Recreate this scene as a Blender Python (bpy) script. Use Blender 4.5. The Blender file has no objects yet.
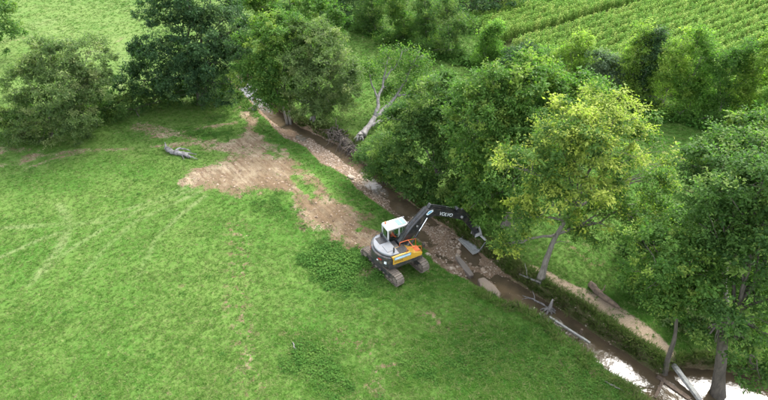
import bpy, bmesh, math, random
import numpy as np
from mathutils import Vector, Matrix

# ------------------------------------------------------------------ camera, sky, sun, exposure
SC = bpy.context.scene
COL = SC.collection
PITCH = math.radians(35.0)
FPX = 548.0            # focal length in pixels of the 768 px wide photograph
CAM_H = 27.6           # drone height over the pasture, metres
cam_d = bpy.data.cameras.new('camera'); cam_d.sensor_width = 36.0; cam_d.lens = 36.0 * FPX / 768.0
cam_d.clip_start = 0.1; cam_d.clip_end = 6000.0
cam = bpy.data.objects.new('camera', cam_d); COL.objects.link(cam)
cam.location = (0, 0, CAM_H); cam.rotation_euler = (math.radians(90) - PITCH, 0, 0)
SC.camera = cam

SUN_EL = math.radians(46.0)
SUN_AZ = math.radians(35.0)          # to the right of the view direction (+Y towards +X)
world = bpy.data.worlds.new('World'); SC.world = world; world.use_nodes = True
wn = world.node_tree.nodes; wl = world.node_tree.links
bg = wn['Background']
sky = wn.new('ShaderNodeTexSky'); sky.sky_type = 'NISHITA'; sky.sun_disc = False
sky.sun_elevation = SUN_EL; sky.sun_rotation = SUN_AZ
sky.air_density = 1.0; sky.dust_density = 2.0; sky.ozone_density = 1.0; sky.altitude = 60
# bright broken cloud: the blue is thinned out everywhere by the same cloud sheet
hs = wn.new('ShaderNodeHueSaturation'); hs.inputs['Saturation'].default_value = 0.35
wl.new(sky.outputs['Color'], hs.inputs['Color']); wl.new(hs.outputs['Color'], bg.inputs['Color'])
bg.inputs['Strength'].default_value = 0.15

sun_d = bpy.data.lights.new('sun', 'SUN'); sun_d.energy = 1.15; sun_d.angle = math.radians(30.0)
sun_d.color = (1.0, 0.97, 0.92)
sun = bpy.data.objects.new('sun', sun_d); COL.objects.link(sun)
to_sun = Vector((math.sin(SUN_AZ) * math.cos(SUN_EL), math.cos(SUN_AZ) * math.cos(SUN_EL), math.sin(SUN_EL)))
sun.rotation_euler = (-to_sun).to_track_quat('-Z', 'Y').to_euler()
sun.location = (0, 0, 80)

SC.view_settings.view_transform = 'Standard'; SC.view_settings.look = 'None'
SC.view_settings.gamma = 1.0; SC.view_settings.use_curve_mapping = False
SC.view_settings.exposure = 2.44
SC.render.engine = 'CYCLES'
SC.cycles.max_bounces = 6; SC.cycles.diffuse_bounces = 3; SC.cycles.glossy_bounces = 3
SC.cycles.transmission_bounces = 4; SC.cycles.transparent_max_bounces = 8
SC.cycles.use_denoising = True
SC.cycles.caustics_reflective = False; SC.cycles.caustics_refractive = False

# ------------------------------------------------------------------ helpers
SP, CP = math.sin(PITCH), math.cos(PITCH)
def ray(px, py):
    dx = (px - 384.0) / FPX; dv = (200.0 - py) / FPX
    return (dx, CP + dv * SP, -SP + dv * CP)
def ground(px, py, z=0.0):
    d = ray(px, py); t = (z - CAM_H) / d[2]
    return Vector((d[0] * t, d[1] * t, z))
def at(px, py, Y):
    d = ray(px, py); t = Y / d[1]
    return Vector((d[0] * t, Y, CAM_H + d[2] * t))

def tag(o, label=None, cat=None, group=None, kind=None):
    if label: o['label'] = label
    if cat: o['category'] = cat
    if group: o['group'] = group
    if kind: o['kind'] = kind
    return o
def empty(name, loc, rz=0.0):
    o = bpy.data.objects.new(name, None); COL.objects.link(o)
    o.location = loc; o.rotation_euler = (0, 0, rz); o.empty_display_size = 0.3
    return o
def link(name, me, mat=None, parent=None, loc=(0, 0, 0), rot=(0, 0, 0)):
    o = bpy.data.objects.new(name, me); COL.objects.link(o)
    if mat is not None and len(me.materials) == 0: me.materials.append(mat)
    o.location = loc; o.rotation_euler = rot
    if parent is not None: o.parent = parent
    return o
def quick_mesh(name, V, F4=None, F3=None, smooth=False, face_attr=None, vert_attr=None):
    """numpy verts, quads and tris -> mesh"""
    me = bpy.data.meshes.new(name)
    V = np.asarray(V, np.float32); me.vertices.add(len(V)); me.vertices.foreach_set('co', V.ravel())
    parts, tot = [], []
    if F4 is not None and len(F4): parts.append(np.asarray(F4, np.int32).ravel()); tot.append(np.full(len(F4), 4, np.int32))
    if F3 is not None and len(F3): parts.append(np.asarray(F3, np.int32).ravel()); tot.append(np.full(len(F3), 3, np.int32))
    idx = np.concatenate(parts); tot = np.concatenate(tot)
    start = np.concatenate([[0], np.cumsum(tot)[:-1]]).astype(np.int32)
    me.loops.add(len(idx)); me.loops.foreach_set('vertex_index', idx)
    me.polygons.add(len(tot)); me.polygons.foreach_set('loop_start', start)
    if smooth: me.polygons.foreach_set('use_smooth', np.ones(len(tot), bool))
    for dom, d in (('FACE', face_attr), ('POINT', vert_attr)):
        for k, v in (d or {}).items():
            a = me.attributes.new(k, 'FLOAT', dom); a.data.foreach_set('value', np.asarray(v, np.float32))
    me.update(calc_edges=True); me.validate()
    return me

# value noise
def _h(ix, iy, seed):
    n = (ix.astype(np.int64) * 374761393 + iy.astype(np.int64) * 668265263 + seed * 982451653) & 0x7fffffff
    n = ((n ^ (n >> 13)) * 1274126177) & 0x7fffffff
    return ((n ^ (n >> 16)) & 0xffff) / 65535.0
def vnoise(x, y, f, seed=0):
    x = np.asarray(x, float) * f; y = np.asarray(y, float) * f
    ix = np.floor(x); iy = np.floor(y); fx = x - ix; fy = y - iy
    fx = fx * fx * (3 - 2 * fx); fy = fy * fy * (3 - 2 * fy)
    a = _h(ix, iy, seed); b = _h(ix + 1, iy, seed); c = _h(ix, iy + 1, seed); d = _h(ix + 1, iy + 1, seed)
    return (a * (1 - fx) + b * fx) * (1 - fy) + (c * (1 - fx) + d * fx) * fy
def fbm(x, y, f, seed=0, o=3):
    r = 0; w = 0.5; s = 0
    for i in range(o): r = r + w * vnoise(x, y, f * 2 ** i, seed + i * 7); s += w; w *= 0.5
    return r / s
def sstep(a, b, x):
    t = np.clip((x - a) / (b - a), 0, 1); return t * t * (3 - 2 * t)

# ---- node material helpers
def new_mat(name):
    m = bpy.data.materials.new(name); m.use_nodes = True
    nt = m.node_tree; return m, nt, nt.nodes['Principled BSDF']
def N(nt, t, **kw):
    n = nt.nodes.new(t)
    for k, v in kw.items(): setattr(n, k, v)
    return n
def noise(nt, scale, detail=4, rough=0.6, vec=None):
    n = N(nt, 'ShaderNodeTexNoise'); n.inputs['Scale'].default_value = scale
    n.inputs['Detail'].default_value = detail; n.inputs['Roughness'].default_value = rough
    if vec is not None: nt.links.new(vec, n.inputs['Vector'])
    return n.outputs['Fac']
def rng_(nt, fac, a, b, lo=0.0, hi=1.0):
    n = N(nt, 'ShaderNodeMapRange'); n.interpolation_type = 'SMOOTHSTEP'
    nt.links.new(fac, n.inputs['Value'])
    for k, v in zip(('From Min', 'From Max', 'To Min', 'To Max'), (a, b, lo, hi)): n.inputs[k].default_value = v
    return n.outputs['Result']
def mixc(nt, fac, a, b, mode='MIX'):
    n = N(nt, 'ShaderNodeMix', data_type='RGBA', blend_type=mode)
    for sock, v in ((n.inputs[0], fac), (n.inputs[6], a), (n.inputs[7], b)):
        if isinstance(v, (int, float)): sock.default_value = v
        elif isinstance(v, tuple): sock.default_value = (*v, 1.0) if len(v) == 3 else v
        else: nt.links.new(v, sock)
    return n.outputs[2]
def math_(nt, op, a, b=0.0):
    n = N(nt, 'ShaderNodeMath', operation=op)
    for i, v in enumerate((a, b)):
        if isinstance(v, (int, float)): n.inputs[i].default_value = v
        else: nt.links.new(v, n.inputs[i])
    return n.outputs[0]
def attr(nt, name, inst=False):
    n = N(nt, 'ShaderNodeAttribute'); n.attribute_name = name
    return n.outputs['Fac']
def bump(nt, bsdf, fac, strength, dist):
    n = N(nt, 'ShaderNodeBump'); n.inputs['Strength'].default_value = strength; n.inputs['Distance'].default_value = dist
    nt.links.new(fac, n.inputs['Height']); nt.links.new(n.outputs['Normal'], bsdf.inputs['Normal'])
def objcoord(nt):
    return N(nt, 'ShaderNodeTexCoord').outputs['Object']

def worn_mat(name, c, rough=0.5, dirt=0.35, metal=0.0, dirtc=(0.22, 0.165, 0.11), sc=3.0, spec=0.5, c2=None):
    """painted / solid surface with dust and tone variation"""
    m, nt, b = new_mat(name); oc = objcoord(nt)
    base = mixc(nt, rng_(nt, noise(nt, sc * 0.6, 5, 0.65, oc), 0.3, 0.75), c, c2 or tuple(v * 0.72 for v in c))
    col = mixc(nt, rng_(nt, noise(nt, sc * 2.2, 6, 0.7, oc), 0.44, 0.72, 0, dirt), base, dirtc)
    nt.links.new(col, b.inputs['Base Color'])
    nt.links.new(rng_(nt, noise(nt, sc * 4, 3, 0.6, oc), 0.3, 0.8, rough * 0.8, min(1, rough * 1.4)), b.inputs['Roughness'])
    b.inputs['Metallic'].default_value = metal; b.inputs['Specular IOR Level'].default_value = spec
    return m
def leaf_mat(name, dark, light, tip, trans=0.35):
    """leaf: each leaf carries its own tint and whether it is a young or ageing yellow one"""
    m, nt, b = new_mat(name)
    col = mixc(nt, attr(nt, 'tint'), dark, light)
    col = mixc(nt, attr(nt, 'tip'), col, tip)
    nt.links.new(col, b.inputs['Base Color']); b.inputs['Roughness'].default_value = 0.55
    b.inputs['Specular IOR Level'].default_value = 0.10
    tr = N(nt, 'ShaderNodeBsdfTranslucent')
    tc = mixc(nt, 1.0, col, (1.05, 1.40, 0.55), 'MULTIPLY'); nt.links.new(tc, tr.inputs['Color'])
    mx = N(nt, 'ShaderNodeMixShader'); mx.inputs[0].default_value = trans
    nt.links.new(b.outputs[0], mx.inputs[1]); nt.links.new(tr.outputs[0], mx.inputs[2])
    nt.links.new(mx.outputs[0], nt.nodes['Material Output'].inputs['Surface'])
    return m
def bark_mat(name, a, b_, sc=6.0):
    m, nt, b = new_mat(name); oc = objcoord(nt)
    mp = N(nt, 'ShaderNodeMapping'); mp.inputs['Scale'].default_value = (1, 1, 0.25); nt.links.new(oc, mp.inputs['Vector'])
    f = noise(nt, sc, 8, 0.7, mp.outputs['Vector'])
    nt.links.new(mixc(nt, rng_(nt, f, 0.32, 0.68), a, b_), b.inputs['Base Color'])
    b.inputs['Roughness'].default_value = 0.9; bump(nt, b, f, 0.8, 0.05)
    return m
# ------------------------------------------------------------------ terrain: pasture, stream channel, far meadow, crop field
U = Vector((0.630, -0.777)).normalized(); NV = Vector((-U.y, U.x))     # along the stream (towards camera right), across it (away)
S0 = Vector((0.0, 41.0))
def st(x, y):
    dx = np.asarray(x, float) - S0.x; dy = np.asarray(y, float) - S0.y
    return dx * U.x + dy * U.y, dx * NV.x + dy * NV.y
def xy(s, t):
    return S0.x + s * U.x + t * NV.x, S0.y + s * U.y + t * NV.y
ZB = -1.08
def edge(pix, z):
    a = np.array([st(*ground(px, py, z)[:2]) for px, py in pix]); a = a[np.argsort(a[:, 0])]
    return a[:, 0], a[:, 1]
E_L = edge([(205, 55), (232, 86), (248, 100), (260, 114), (284, 134), (305, 143), (319, 158), (344, 171), (361, 188), (393, 212), (420, 240), (434, 258), (447, 267), (465, 276), (482, 290), (502, 300), (530, 312), (546, 321), (570, 340), (600, 367), (630, 385), (645, 398), (700, 445)], 0)
E_R = edge([(245, 50), (264, 74), (277, 97), (302, 119), (325, 126), (345, 133), (367, 150), (388, 172), (412, 192), (450, 218), (490, 243), (520, 264), (552, 288), (585, 307), (618, 328), (645, 346), (666, 361), (688, 354), (720, 357), (768, 366), (830, 385)], 0)
E_WL = edge([(236, 75), (254, 103), (276, 121), (300, 135), (318, 146), (332, 156), (350, 169), (366, 181), (387, 197), (412, 217)], ZB)
E_WR = edge([(246, 75), (268, 104), (297, 126), (320, 138), (345, 153), (366, 168), (400, 193), (440, 224), (478, 255), (515, 284), (540, 299), (558, 312), (585, 331), (612, 349), (639, 367), (658, 377), (684, 366), (720, 369), (768, 379), (830, 398)], ZB)
def chan(s):
    L = np.interp(s, *E_L); R = np.interp(s, *E_R)
    WR = np.minimum(np.interp(s, *E_WR), R - 0.35)
    WL = np.maximum(np.interp(s, *E_WL), L + 0.8)
    down = sstep(E_WL[0][-1] - 2, E_WL[0][-1] + 1, s)
    WL = WL * (1 - down) + (L + 0.95) * down
    WL = np.minimum(WL, WR - 1.2)
    return L, WL, WR, R
WATER_Z = -1.02
S_DIG = st(*ground(470, 262, -1)[:2])[0]       # where the bucket works
S_UP = E_L[0][1]
def hz(x, y):
    x = np.asarray(x, float); y = np.asarray(y, float)
    s, t = st(x, y); L, WL, WR, R = chan(s)
    jl = (fbm(s, t, 0.5, 11) - 0.5) * 0.7; jr = (fbm(s, t, 0.6, 21) - 0.5) * 0.7
    L = L + jl; R = np.maximum(R + jr, WR + 0.3)
    shelf = sstep(E_L[0][2], E_L[0][4], s) * (1 - sstep(S_DIG + 0, S_DIG + 5, s))
    field = (fbm(x, y, 0.05, 3) - 0.5) * 0.5 + (fbm(x, y, 0.35, 5) - 0.5) * 0.12
    near = np.clip(np.hypot(x, y - 40) / 45, 0, 1); field = field * (0.35 + 0.65 * near)
    far = np.hypot(x, y - 40); field = field + np.clip(far - 110, 0, None) * 0.006
    field = field - 0.55 * shelf * sstep(-4.5, 0.0, t - L) * (t < (L + R) / 2)
    # bed: shallow pools and bars, piled rubble where the machine digs
    bed = -1.33 + (fbm(s, t, 0.55, 31, 4) - 0.45) * 0.7
    dig = np.exp(-((s - S_DIG + 0.5) / 6.0) ** 2)
    bed = bed + dig * (0.30 + 0.75 * (fbm(s, t, 0.8, 41, 4) - 0.38))
    bed = bed - 0.32 * np.exp(-(((x - 7.15) / 1.3) ** 2 + ((y - 34.3) / 1.3) ** 2))
    beach = sstep(E_L[0][2], E_L[0][4], s) * (1 - sstep(E_WL[0][-3], E_WL[0][-1] + 2, s))
    mid = WL + (WR - WL) * 0.45
    bed = bed + beach * 0.28 * (1 - sstep(WL, mid, t))
    down = sstep(S_DIG + 5, S_DIG + 8, s); bed = bed - down * 0.10
    kl = sstep(L, WL, t); kr = sstep(R, WR, t); kc = np.minimum(kl, kr) * sstep(S_UP - 7, S_UP - 1, s)
    z = field * (1 - kc) + bed * kc
    # berm where spoil lies beside the channel on the near bank
    z = z + 0.12 * np.exp(-((t - L + 0.5) / 0.6) ** 2) * fbm(s, t, 0.8, 51)
    return z
def hz1(x, y): return float(hz(np.array([x]), np.array([y]))[0])

def poly_sd(poly, x, y):
    """signed distance to polygon (inside positive)"""
    P = np.array([[p[0], p[1]] for p in poly]); Q = np.roll(P, -1, 0)
    d = np.full(x.shape, 1e9); ins = np.zeros(x.shape, bool)
    for (ax, ay), (bx, by) in zip(P, Q):
        ex, ey = bx - ax, by - ay; l2 = ex * ex + ey * ey + 1e-9
        h = np.clip(((x - ax) * ex + (y - ay) * ey) / l2, 0, 1)
        d = np.minimum(d, np.hypot(x - ax - h * ex, y - ay - h * ey))
        c = ((ay > y) != (by > y)) & (x < (bx - ax) * (y - ay) / (by - ay + 1e-12) + ax); ins ^= c
    return np.where(ins, d, -d)
def line_d(pts, x, y):
    d = np.full(x.shape, 1e9)
    for (ax, ay), (bx, by) in zip(pts[:-1], pts[1:]):
        ex, ey = bx - ax, by - ay; l2 = ex * ex + ey * ey + 1e-9
        h = np.clip(((x - ax) * ex + (y - ay) * ey) / l2, 0, 1)
        d = np.minimum(d, np.hypot(x - ax - h * ex, y - ay - h * ey))
    return d
def G(pix): return [tuple(ground(px, py)[:2]) for px, py in pix]

P_DIRT = G([(180, 183), (192, 172), (220, 161), (236, 154), (208, 149), (226, 141), (240, 131), (246, 118), (238, 108), (252, 112), (258, 133), (284, 144), (299, 158), (314, 176), (340, 198), (376, 221), (402, 255), (405, 283), (386, 288), (366, 274), (346, 252), (325, 243), (312, 228), (299, 211), (288, 198), (262, 194), (225, 190)])
P_GREEN = [G([(258, 147), (276, 145), (280, 156), (264, 158)]), G([(285, 175), (296, 172), (318, 196), (308, 200)])]
TRAILS = [(G([(0, 166), (40, 157), (90, 150), (150, 147), (215, 141)]), 0.5), (G([(0, 176), (60, 158), (110, 144), (170, 134), (235, 122)]), 0.4),
          (G([(150, 129), (190, 137), (215, 150)]), 0.5), (G([(-20, 160), (25, 158)]), 1.8), (G([(140, 127), (165, 133)]), 1.1)]
PALE = [(G([(200, 192), (170, 205), (135, 222), (105, 248), (85, 275)]), 0.28), (G([(192, 190), (150, 205), (110, 225), (70, 250), (30, 285)]), 0.28),
        (G([(185, 188), (140, 205), (90, 222), (40, 240), (-10, 262)]), 0.25), (G([(60, 205), (70, 225), (62, 245), (40, 275)]), 0.7), (G([(205, 196), (180, 215), (155, 240), (140, 275)]), 0.22),
        (G([(0, 228), (60, 225), (110, 222)]), 0.35),
        (G([(20, 30), (70, 20), (130, 22)]), 0.5), (G([(30, 5), (60, 40), (90, 60)]), 0.6), (G([(105, 10), (125, 60), (120, 90)]), 0.6), (G([(10, 12), (90, 50), (140, 62)]), 0.5)]
SPECK = [(G([(236, 225), (240, 260), (236, 300), (246, 340), (250, 400)]), 1.3), (G([(340, 340), (395, 360), (370, 400)]), 1.6), (G([(430, 320), (520, 345), (600, 380)]), 1.4),
         (G([(655, 140), (690, 165), (710, 190), (690, 215)]), 3.0), (G([(290, 335), (292, 370)]), 1.0), (G([(575, 245), (600, 265)]), 1.2)]
PATH_R = G([(530, 274), (557, 287), (596, 307), (628, 326), (646, 339), (660, 354)])
LUSH_AND_SHADE = [G([(308, 262), (322, 246), (345, 246), (368, 262), (372, 280), (340, 288), (316, 280)]), G([(288, 340), (312, 330), (345, 350), (350, 385), (318, 400), (296, 380)]),
        G([(262, 202), (276, 196), (298, 212), (290, 222), (272, 216)]), G([(183, 132), (205, 126), (222, 134), (200, 141)]), G([(390, 390), (420, 330), (520, 318), (600, 360), (640, 400)]), G([(370, 290), (400, 292), (430, 276), (425, 300), (380, 305)])]  # weed outlines; the lower-right one also paints tree shade into the grass
P_CORN = [(12.5, 87.5), (17, 76), (23, 69), (40, 57.5), (66, 45), (150, 40), (190, 190), (60, 190), (20, 100)]

P_HAY = [(-140, 70), (-40, 53), (-30, 55.5), (-23, 61), (-21, 72), (-26, 140), (-140, 140)]
def masks(x, y):
    s, t = st(x, y); L, WL, WR, R = chan(s)
    n1 = fbm(x, y, 0.45, 61, 4) - 0.5; n2 = fbm(x, y, 1.3, 71, 3) - 0.5
    dirt = sstep(-1.3, 1.5, poly_sd(P_DIRT, x, y) + n1 * 3.0 + n2 * 1.2)
    for g in P_GREEN: dirt *= 1 - 0.8 * sstep(-0.9, 0.7, poly_sd(g, x, y) + n1 * 2.5 + n2 * 2)
    dirt *= 1 - 0.75 * sstep(0.60, 0.68, fbm(x, y, 0.5, 77, 4)) * sstep(2, -1, line_d(G([(385, 265), (375, 235)]), x, y) - 2)
    for p, w in TRAILS: dirt = np.maximum(dirt, 0.60 * sstep(0.6, -0.5, line_d(p, x, y) - w * (0.5 + 1.3 * fbm(x, y, 0.35, 81))) * sstep(0.25, 0.5, fbm(x, y, 0.3, 83)))
    speck = np.zeros_like(x)
    for p, w in SPECK: speck = np.maximum(speck, sstep(w * 1.2, w * 0.2, line_d(p, x, y)))
    dirt = np.maximum(dirt, 0.58 * speck * sstep(0.60, 0.74, fbm(x, y, 2.4, 99, 3))); dirt = np.maximum(dirt, 0.45 * sstep(0.74, 0.82, fbm(x, y, 1.5, 97, 3)))
    pale = np.zeros_like(x)
    for p, w in PALE: pale = np.maximum(pale, 0.8 * sstep(0.36, -0.12, line_d(p, x, y) - w * 0.35) * (0.45 + 0.55 * sstep(0.3, 0.7, fbm(x, y, 0.3, 87))))
    path = sstep(0.5, -0.4, line_d(PATH_R, x, y) - 1.05 + n1 * 0.9)
    bed = np.minimum(sstep(L - 0.05 + n1 * 0.5, L + 0.35 + n1 * 0.5, t), sstep(R + 0.1 + n1 * .4, R - 0.3 + n1 * .4, t)) * sstep(S_UP - 6, S_UP - 2, s)
    lush_and_shade = np.zeros_like(x)
    for g in LUSH_AND_SHADE: lush_and_shade = np.maximum(lush_and_shade, sstep(-1.0, 0.8, poly_sd(g, x, y) + n1 * 2.5))
    lush_and_shade = np.maximum(lush_and_shade, 0.8 * sstep(2.2, 0.6, L - t + n1 * 2.0) * (t < L))
    lush_and_shade = np.maximum(lush_and_shade, 0.35 * sstep(-14, -3, t - L + n1 * 4) * sstep(2, 8, s))  # soft tree shade painted as deeper green on the downstream near bank
    corn = sstep(-0.6, 0.6, poly_sd(P_CORN, x, y))
    face = np.minimum(sstep(WR - 0.1, WR + 0.25, t), sstep(R + 0.5, R + 0.1, t)) * sstep(S_DIG + 2, S_DIG + 5, s)
    wet = 0.85 * sstep(-15, -6, s) * sstep(0.30, 0.55, fbm(s * .3, t, 0.9, 55, 3) + 0.15)
    hay = sstep(-2.5, 2.5, poly_sd(P_HAY, x, y) + n1 * 4)
    return dict(hay=hay, wet=wet, dirt=dirt, speck=speck, pale=pale, path=path, bed=bed, lush_and_shade=lush_and_shade, corn=corn, face=face)

def axis(lo, hi, step, ends, grow=1.22):
    c = list(np.arange(lo, hi + 1e-6, step))
    d = step; v = c[-1]
    while v < ends[1]: d *= grow; v += d; c.append(v)
    d = step; v = c[0]; pre = []
    while v > ends[0]: d *= grow; v -= d; pre.append(v)
    return np.array(pre[::-1] + c)
gx = axis(-34, 27, 0.17, (-2500, 2500)); gy = axis(16.5, 67, 0.17, (-600, 3000))
XX, YY = np.meshgrid(gx, gy); ZZ = hz(XX.ravel(), YY.ravel())
MK = masks(XX.ravel(), YY.ravel())
# churned soil
ZZ = ZZ + MK['dirt'] * ((fbm(XX.ravel(), YY.ravel(), 1.6, 91, 3) - 0.5) * 0.30 + 0.03)
_s, _t = st(XX.ravel(), YY.ravel())
rut = MK['dirt'] * 0.06 * np.sin(_t * 2 * math.pi / 0.85 + 2 * fbm(XX.ravel(), YY.ravel(), 0.4, 95)); ZZ = ZZ + rut * sstep(-12, -4, _s)
nx, ny = len(gx), len(gy)
i = np.arange(nx * ny).reshape(ny, nx)
F = np.stack([i[:-1, :-1], i[:-1, 1:], i[1:, 1:], i[1:, :-1]], -1).reshape(-1, 4)
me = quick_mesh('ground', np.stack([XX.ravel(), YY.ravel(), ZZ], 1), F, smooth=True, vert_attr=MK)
def zt(x, y):
    """height of the built sheet"""
    ix = int(np.clip(np.searchsorted(gx, x) - 1, 0, nx - 2)); iy = int(np.clip(np.searchsorted(gy, y) - 1, 0, ny - 2))
    u = (x - gx[ix]) / (gx[ix + 1] - gx[ix]); v = (y - gy[iy]) / (gy[iy + 1] - gy[iy])
    Z = ZZ.reshape(ny, nx)
    return float((Z[iy, ix] * (1 - u) + Z[iy, ix + 1] * u) * (1 - v) + (Z[iy + 1, ix] * (1 - u) + Z[iy + 1, ix + 1] * u) * v)
def zt_arr(x, y):
    ix = np.clip(np.searchsorted(gx, x) - 1, 0, nx - 2); iy = np.clip(np.searchsorted(gy, y) - 1, 0, ny - 2)
    u = (x - gx[ix]) / (gx[ix + 1] - gx[ix]); v = (y - gy[iy]) / (gy[iy + 1] - gy[iy]); Z = ZZ.reshape(ny, nx)
    return (Z[iy, ix] * (1 - u) + Z[iy, ix + 1] * u) * (1 - v) + (Z[iy + 1, ix] * (1 - u) + Z[iy + 1, ix + 1] * u) * v

def ground_mat():
    m, nt, b = new_mat('pasture_ground'); oc = objcoord(nt)
    n_fine = noise(nt, 9.0, 6, 0.75, oc); n_mid = noise(nt, 1.6, 5, 0.65, oc); n_big = noise(nt, 0.13, 4, 0.55, oc); n_b2 = noise(nt, 0.42, 4, 0.6, oc)
    n_tiny = noise(nt, 30.0, 3, 0.7, oc)
    g = mixc(nt, rng_(nt, n_big, 0.36, 0.64), (0.050, 0.130, 0.018), (0.100, 0.172, 0.036))
    g = mixc(nt, rng_(nt, n_b2, 0.42, 0.72, 0, 0.5), g, (0.122, 0.168, 0.046))
    g = mixc(nt, rng_(nt, n_mid, 0.45, 0.75, 0, 0.6), g, (0.052, 0.125, 0.016))
    g = mixc(nt, rng_(nt, n_fine, 0.42, 0.72, 0, 0.6), g, (0.118, 0.180, 0.046))
    g = mixc(nt, rng_(nt, n_tiny, 0.52, 0.75, 0, 0.6), g, (0.040, 0.090, 0.014))
    g = mixc(nt, rng_(nt, noise(nt, 4.2, 5, 0.7, oc), 0.54, 0.70, 0, 0.6), g, (0.20, 0.20, 0.085))
    g = mixc(nt, math_(nt, 'MULTIPLY', attr(nt, 'lush_and_shade'), rng_(nt, n_mid, 0.2, 0.6, 0.55, 1.0)), g, (0.042, 0.118, 0.016))  # deep green of weeds, plus tree shade painted into the lower-right grass
    g = mixc(nt, math_(nt, 'MULTIPLY', attr(nt, 'pale'), rng_(nt, n_fine, 0.3, 0.65, 0.3, 0.95)), g, (0.205, 0.225, 0.105))
    g = mixc(nt, math_(nt, 'MULTIPLY', attr(nt, 'hay'), rng_(nt, n_b2, 0.3, 0.6, 0.25, 0.65)), g, mixc(nt, n_fine, (0.105, 0.165, 0.040), (0.150, 0.190, 0.065)))
    d = mixc(nt, rng_(nt, n_b2, 0.36, 0.62), (0.330, 0.272, 0.178), (0.195, 0.146, 0.088))
    d = mixc(nt, rng_(nt, n_mid, 0.40, 0.70, 0, 0.75), d, (0.165, 0.105, 0.066))
    d = mixc(nt, rng_(nt, n_fine, 0.48, 0.74, 0, 0.7), d, (0.39, 0.325, 0.225))
    d = mixc(nt, rng_(nt, n_tiny, 0.5, 0.75, 0, 0.6), d, (0.13, 0.088, 0.055))
    mp = N(nt, 'ShaderNodeMapping'); mp.vector_type = 'TEXTURE'; mp.inputs['Rotation'].default_value = (0, 0, math.radians(-51)); mp.inputs['Scale'].default_value = (3.0, 0.42, 1); nt.links.new(oc, mp.inputs['Vector'])
    n_str = noise(nt, 1.3, 6, 0.7, mp.outputs['Vector'])
    d = mixc(nt, rng_(nt, n_str, 0.46, 0.66, 0, 0.8), d, (0.12, 0.074, 0.045))
    d = mixc(nt, rng_(nt, n_str, 0.30, 0.42, 0.55, 0), d, (0.46, 0.36, 0.27))
    wetm = math_(nt, 'MULTIPLY', attr(nt, 'wet'), rng_(nt, n_b2, 0.30, 0.60, 0.45, 1.0)); d = mixc(nt, wetm, d, mixc(nt, n_str, (0.175, 0.122, 0.070), (0.098, 0.066, 0.040)))
    # specks of bare soil showing between the grass
    sp = math_(nt, 'MULTIPLY', attr(nt, 'speck'), rng_(nt, n_mid, 0.53, 0.60))
    sp2 = rng_(nt, noise(nt, 2.6, 4, 0.6, oc), 0.68, 0.73, 0, 0.55)
    tsum = math_(nt, 'MAXIMUM', sp, sp2)
    dm = math_(nt, 'ADD', attr(nt, 'dirt'), math_(nt, 'MULTIPLY', math_(nt, 'SUBTRACT', n_mid, 0.5), 1.5))
    dm = rng_(nt, math_(nt, 'ADD', dm, math_(nt, 'MULTIPLY', math_(nt, 'SUBTRACT', n_fine, 0.5), 1.5)), 0.36, 0.64)
    gp = mixc(nt, math_(nt, 'MAXIMUM', dm, math_(nt, 'MULTIPLY', tsum, 0.9)), g, d)
    pm = rng_(nt, math_(nt, 'ADD', attr(nt, 'path'), math_(nt, 'MULTIPLY', math_(nt, 'SUBTRACT', n_fine, 0.5), 1.0)), 0.35, 0.65)
    gp = mixc(nt, pm, gp, mixc(nt, rng_(nt, n_fine, 0.35, 0.7), (0.36, 0.28, 0.20), (0.24, 0.18, 0.12)))
    bedc = mixc(nt, rng_(nt, n_mid, 0.36, 0.66), (0.205, 0.140, 0.090), (0.120, 0.080, 0.050))
    bedc = mixc(nt, rng_(nt, n_fine, 0.44, 0.75, 0, 0.75), bedc, (0.33, 0.265, 0.20))
    bedc = mixc(nt, rng_(nt, n_tiny, 0.5, 0.75, 0, 0.6), bedc, (0.07, 0.046, 0.03))
    bm = rng_(nt, math_(nt, 'ADD', attr(nt, 'bed'), math_(nt, 'MULTIPLY', math_(nt, 'SUBTRACT', n_fine, 0.5), 1.0)), 0.38, 0.62)
    out = mixc(nt, bm, gp, bedc)
    fc = mixc(nt, rng_(nt, n_fine, 0.35, 0.65), (0.065, 0.058, 0.028), (0.055, 0.085, 0.024))
    out = mixc(nt, math_(nt, 'MULTIPLY', attr(nt, 'face'), 0.8), out, fc)
    cornc = mixc(nt, rng_(nt, n_fine, 0.4, 0.7), (0.055, 0.060, 0.022), (0.05, 0.085, 0.018))
    out = mixc(nt, attr(nt, 'corn'), out, cornc)
    nt.links.new(out, b.inputs['Base Color']); b.inputs['Roughness'].default_value = 0.95
    b.inputs['Specular IOR Level'].default_value = 0.05
    h = math_(nt, 'ADD', math_(nt, 'MULTIPLY', n_fine, 0.6), math_(nt, 'MULTIPLY', n_tiny, 0.4))
    bump(nt, b, h, 0.85, 0.10)
    return m
ground_o = link('ground', me, ground_mat()); tag(ground_o, 'sloping green pasture with bare soil patches and a stream channel', 'ground', kind='structure')

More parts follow.
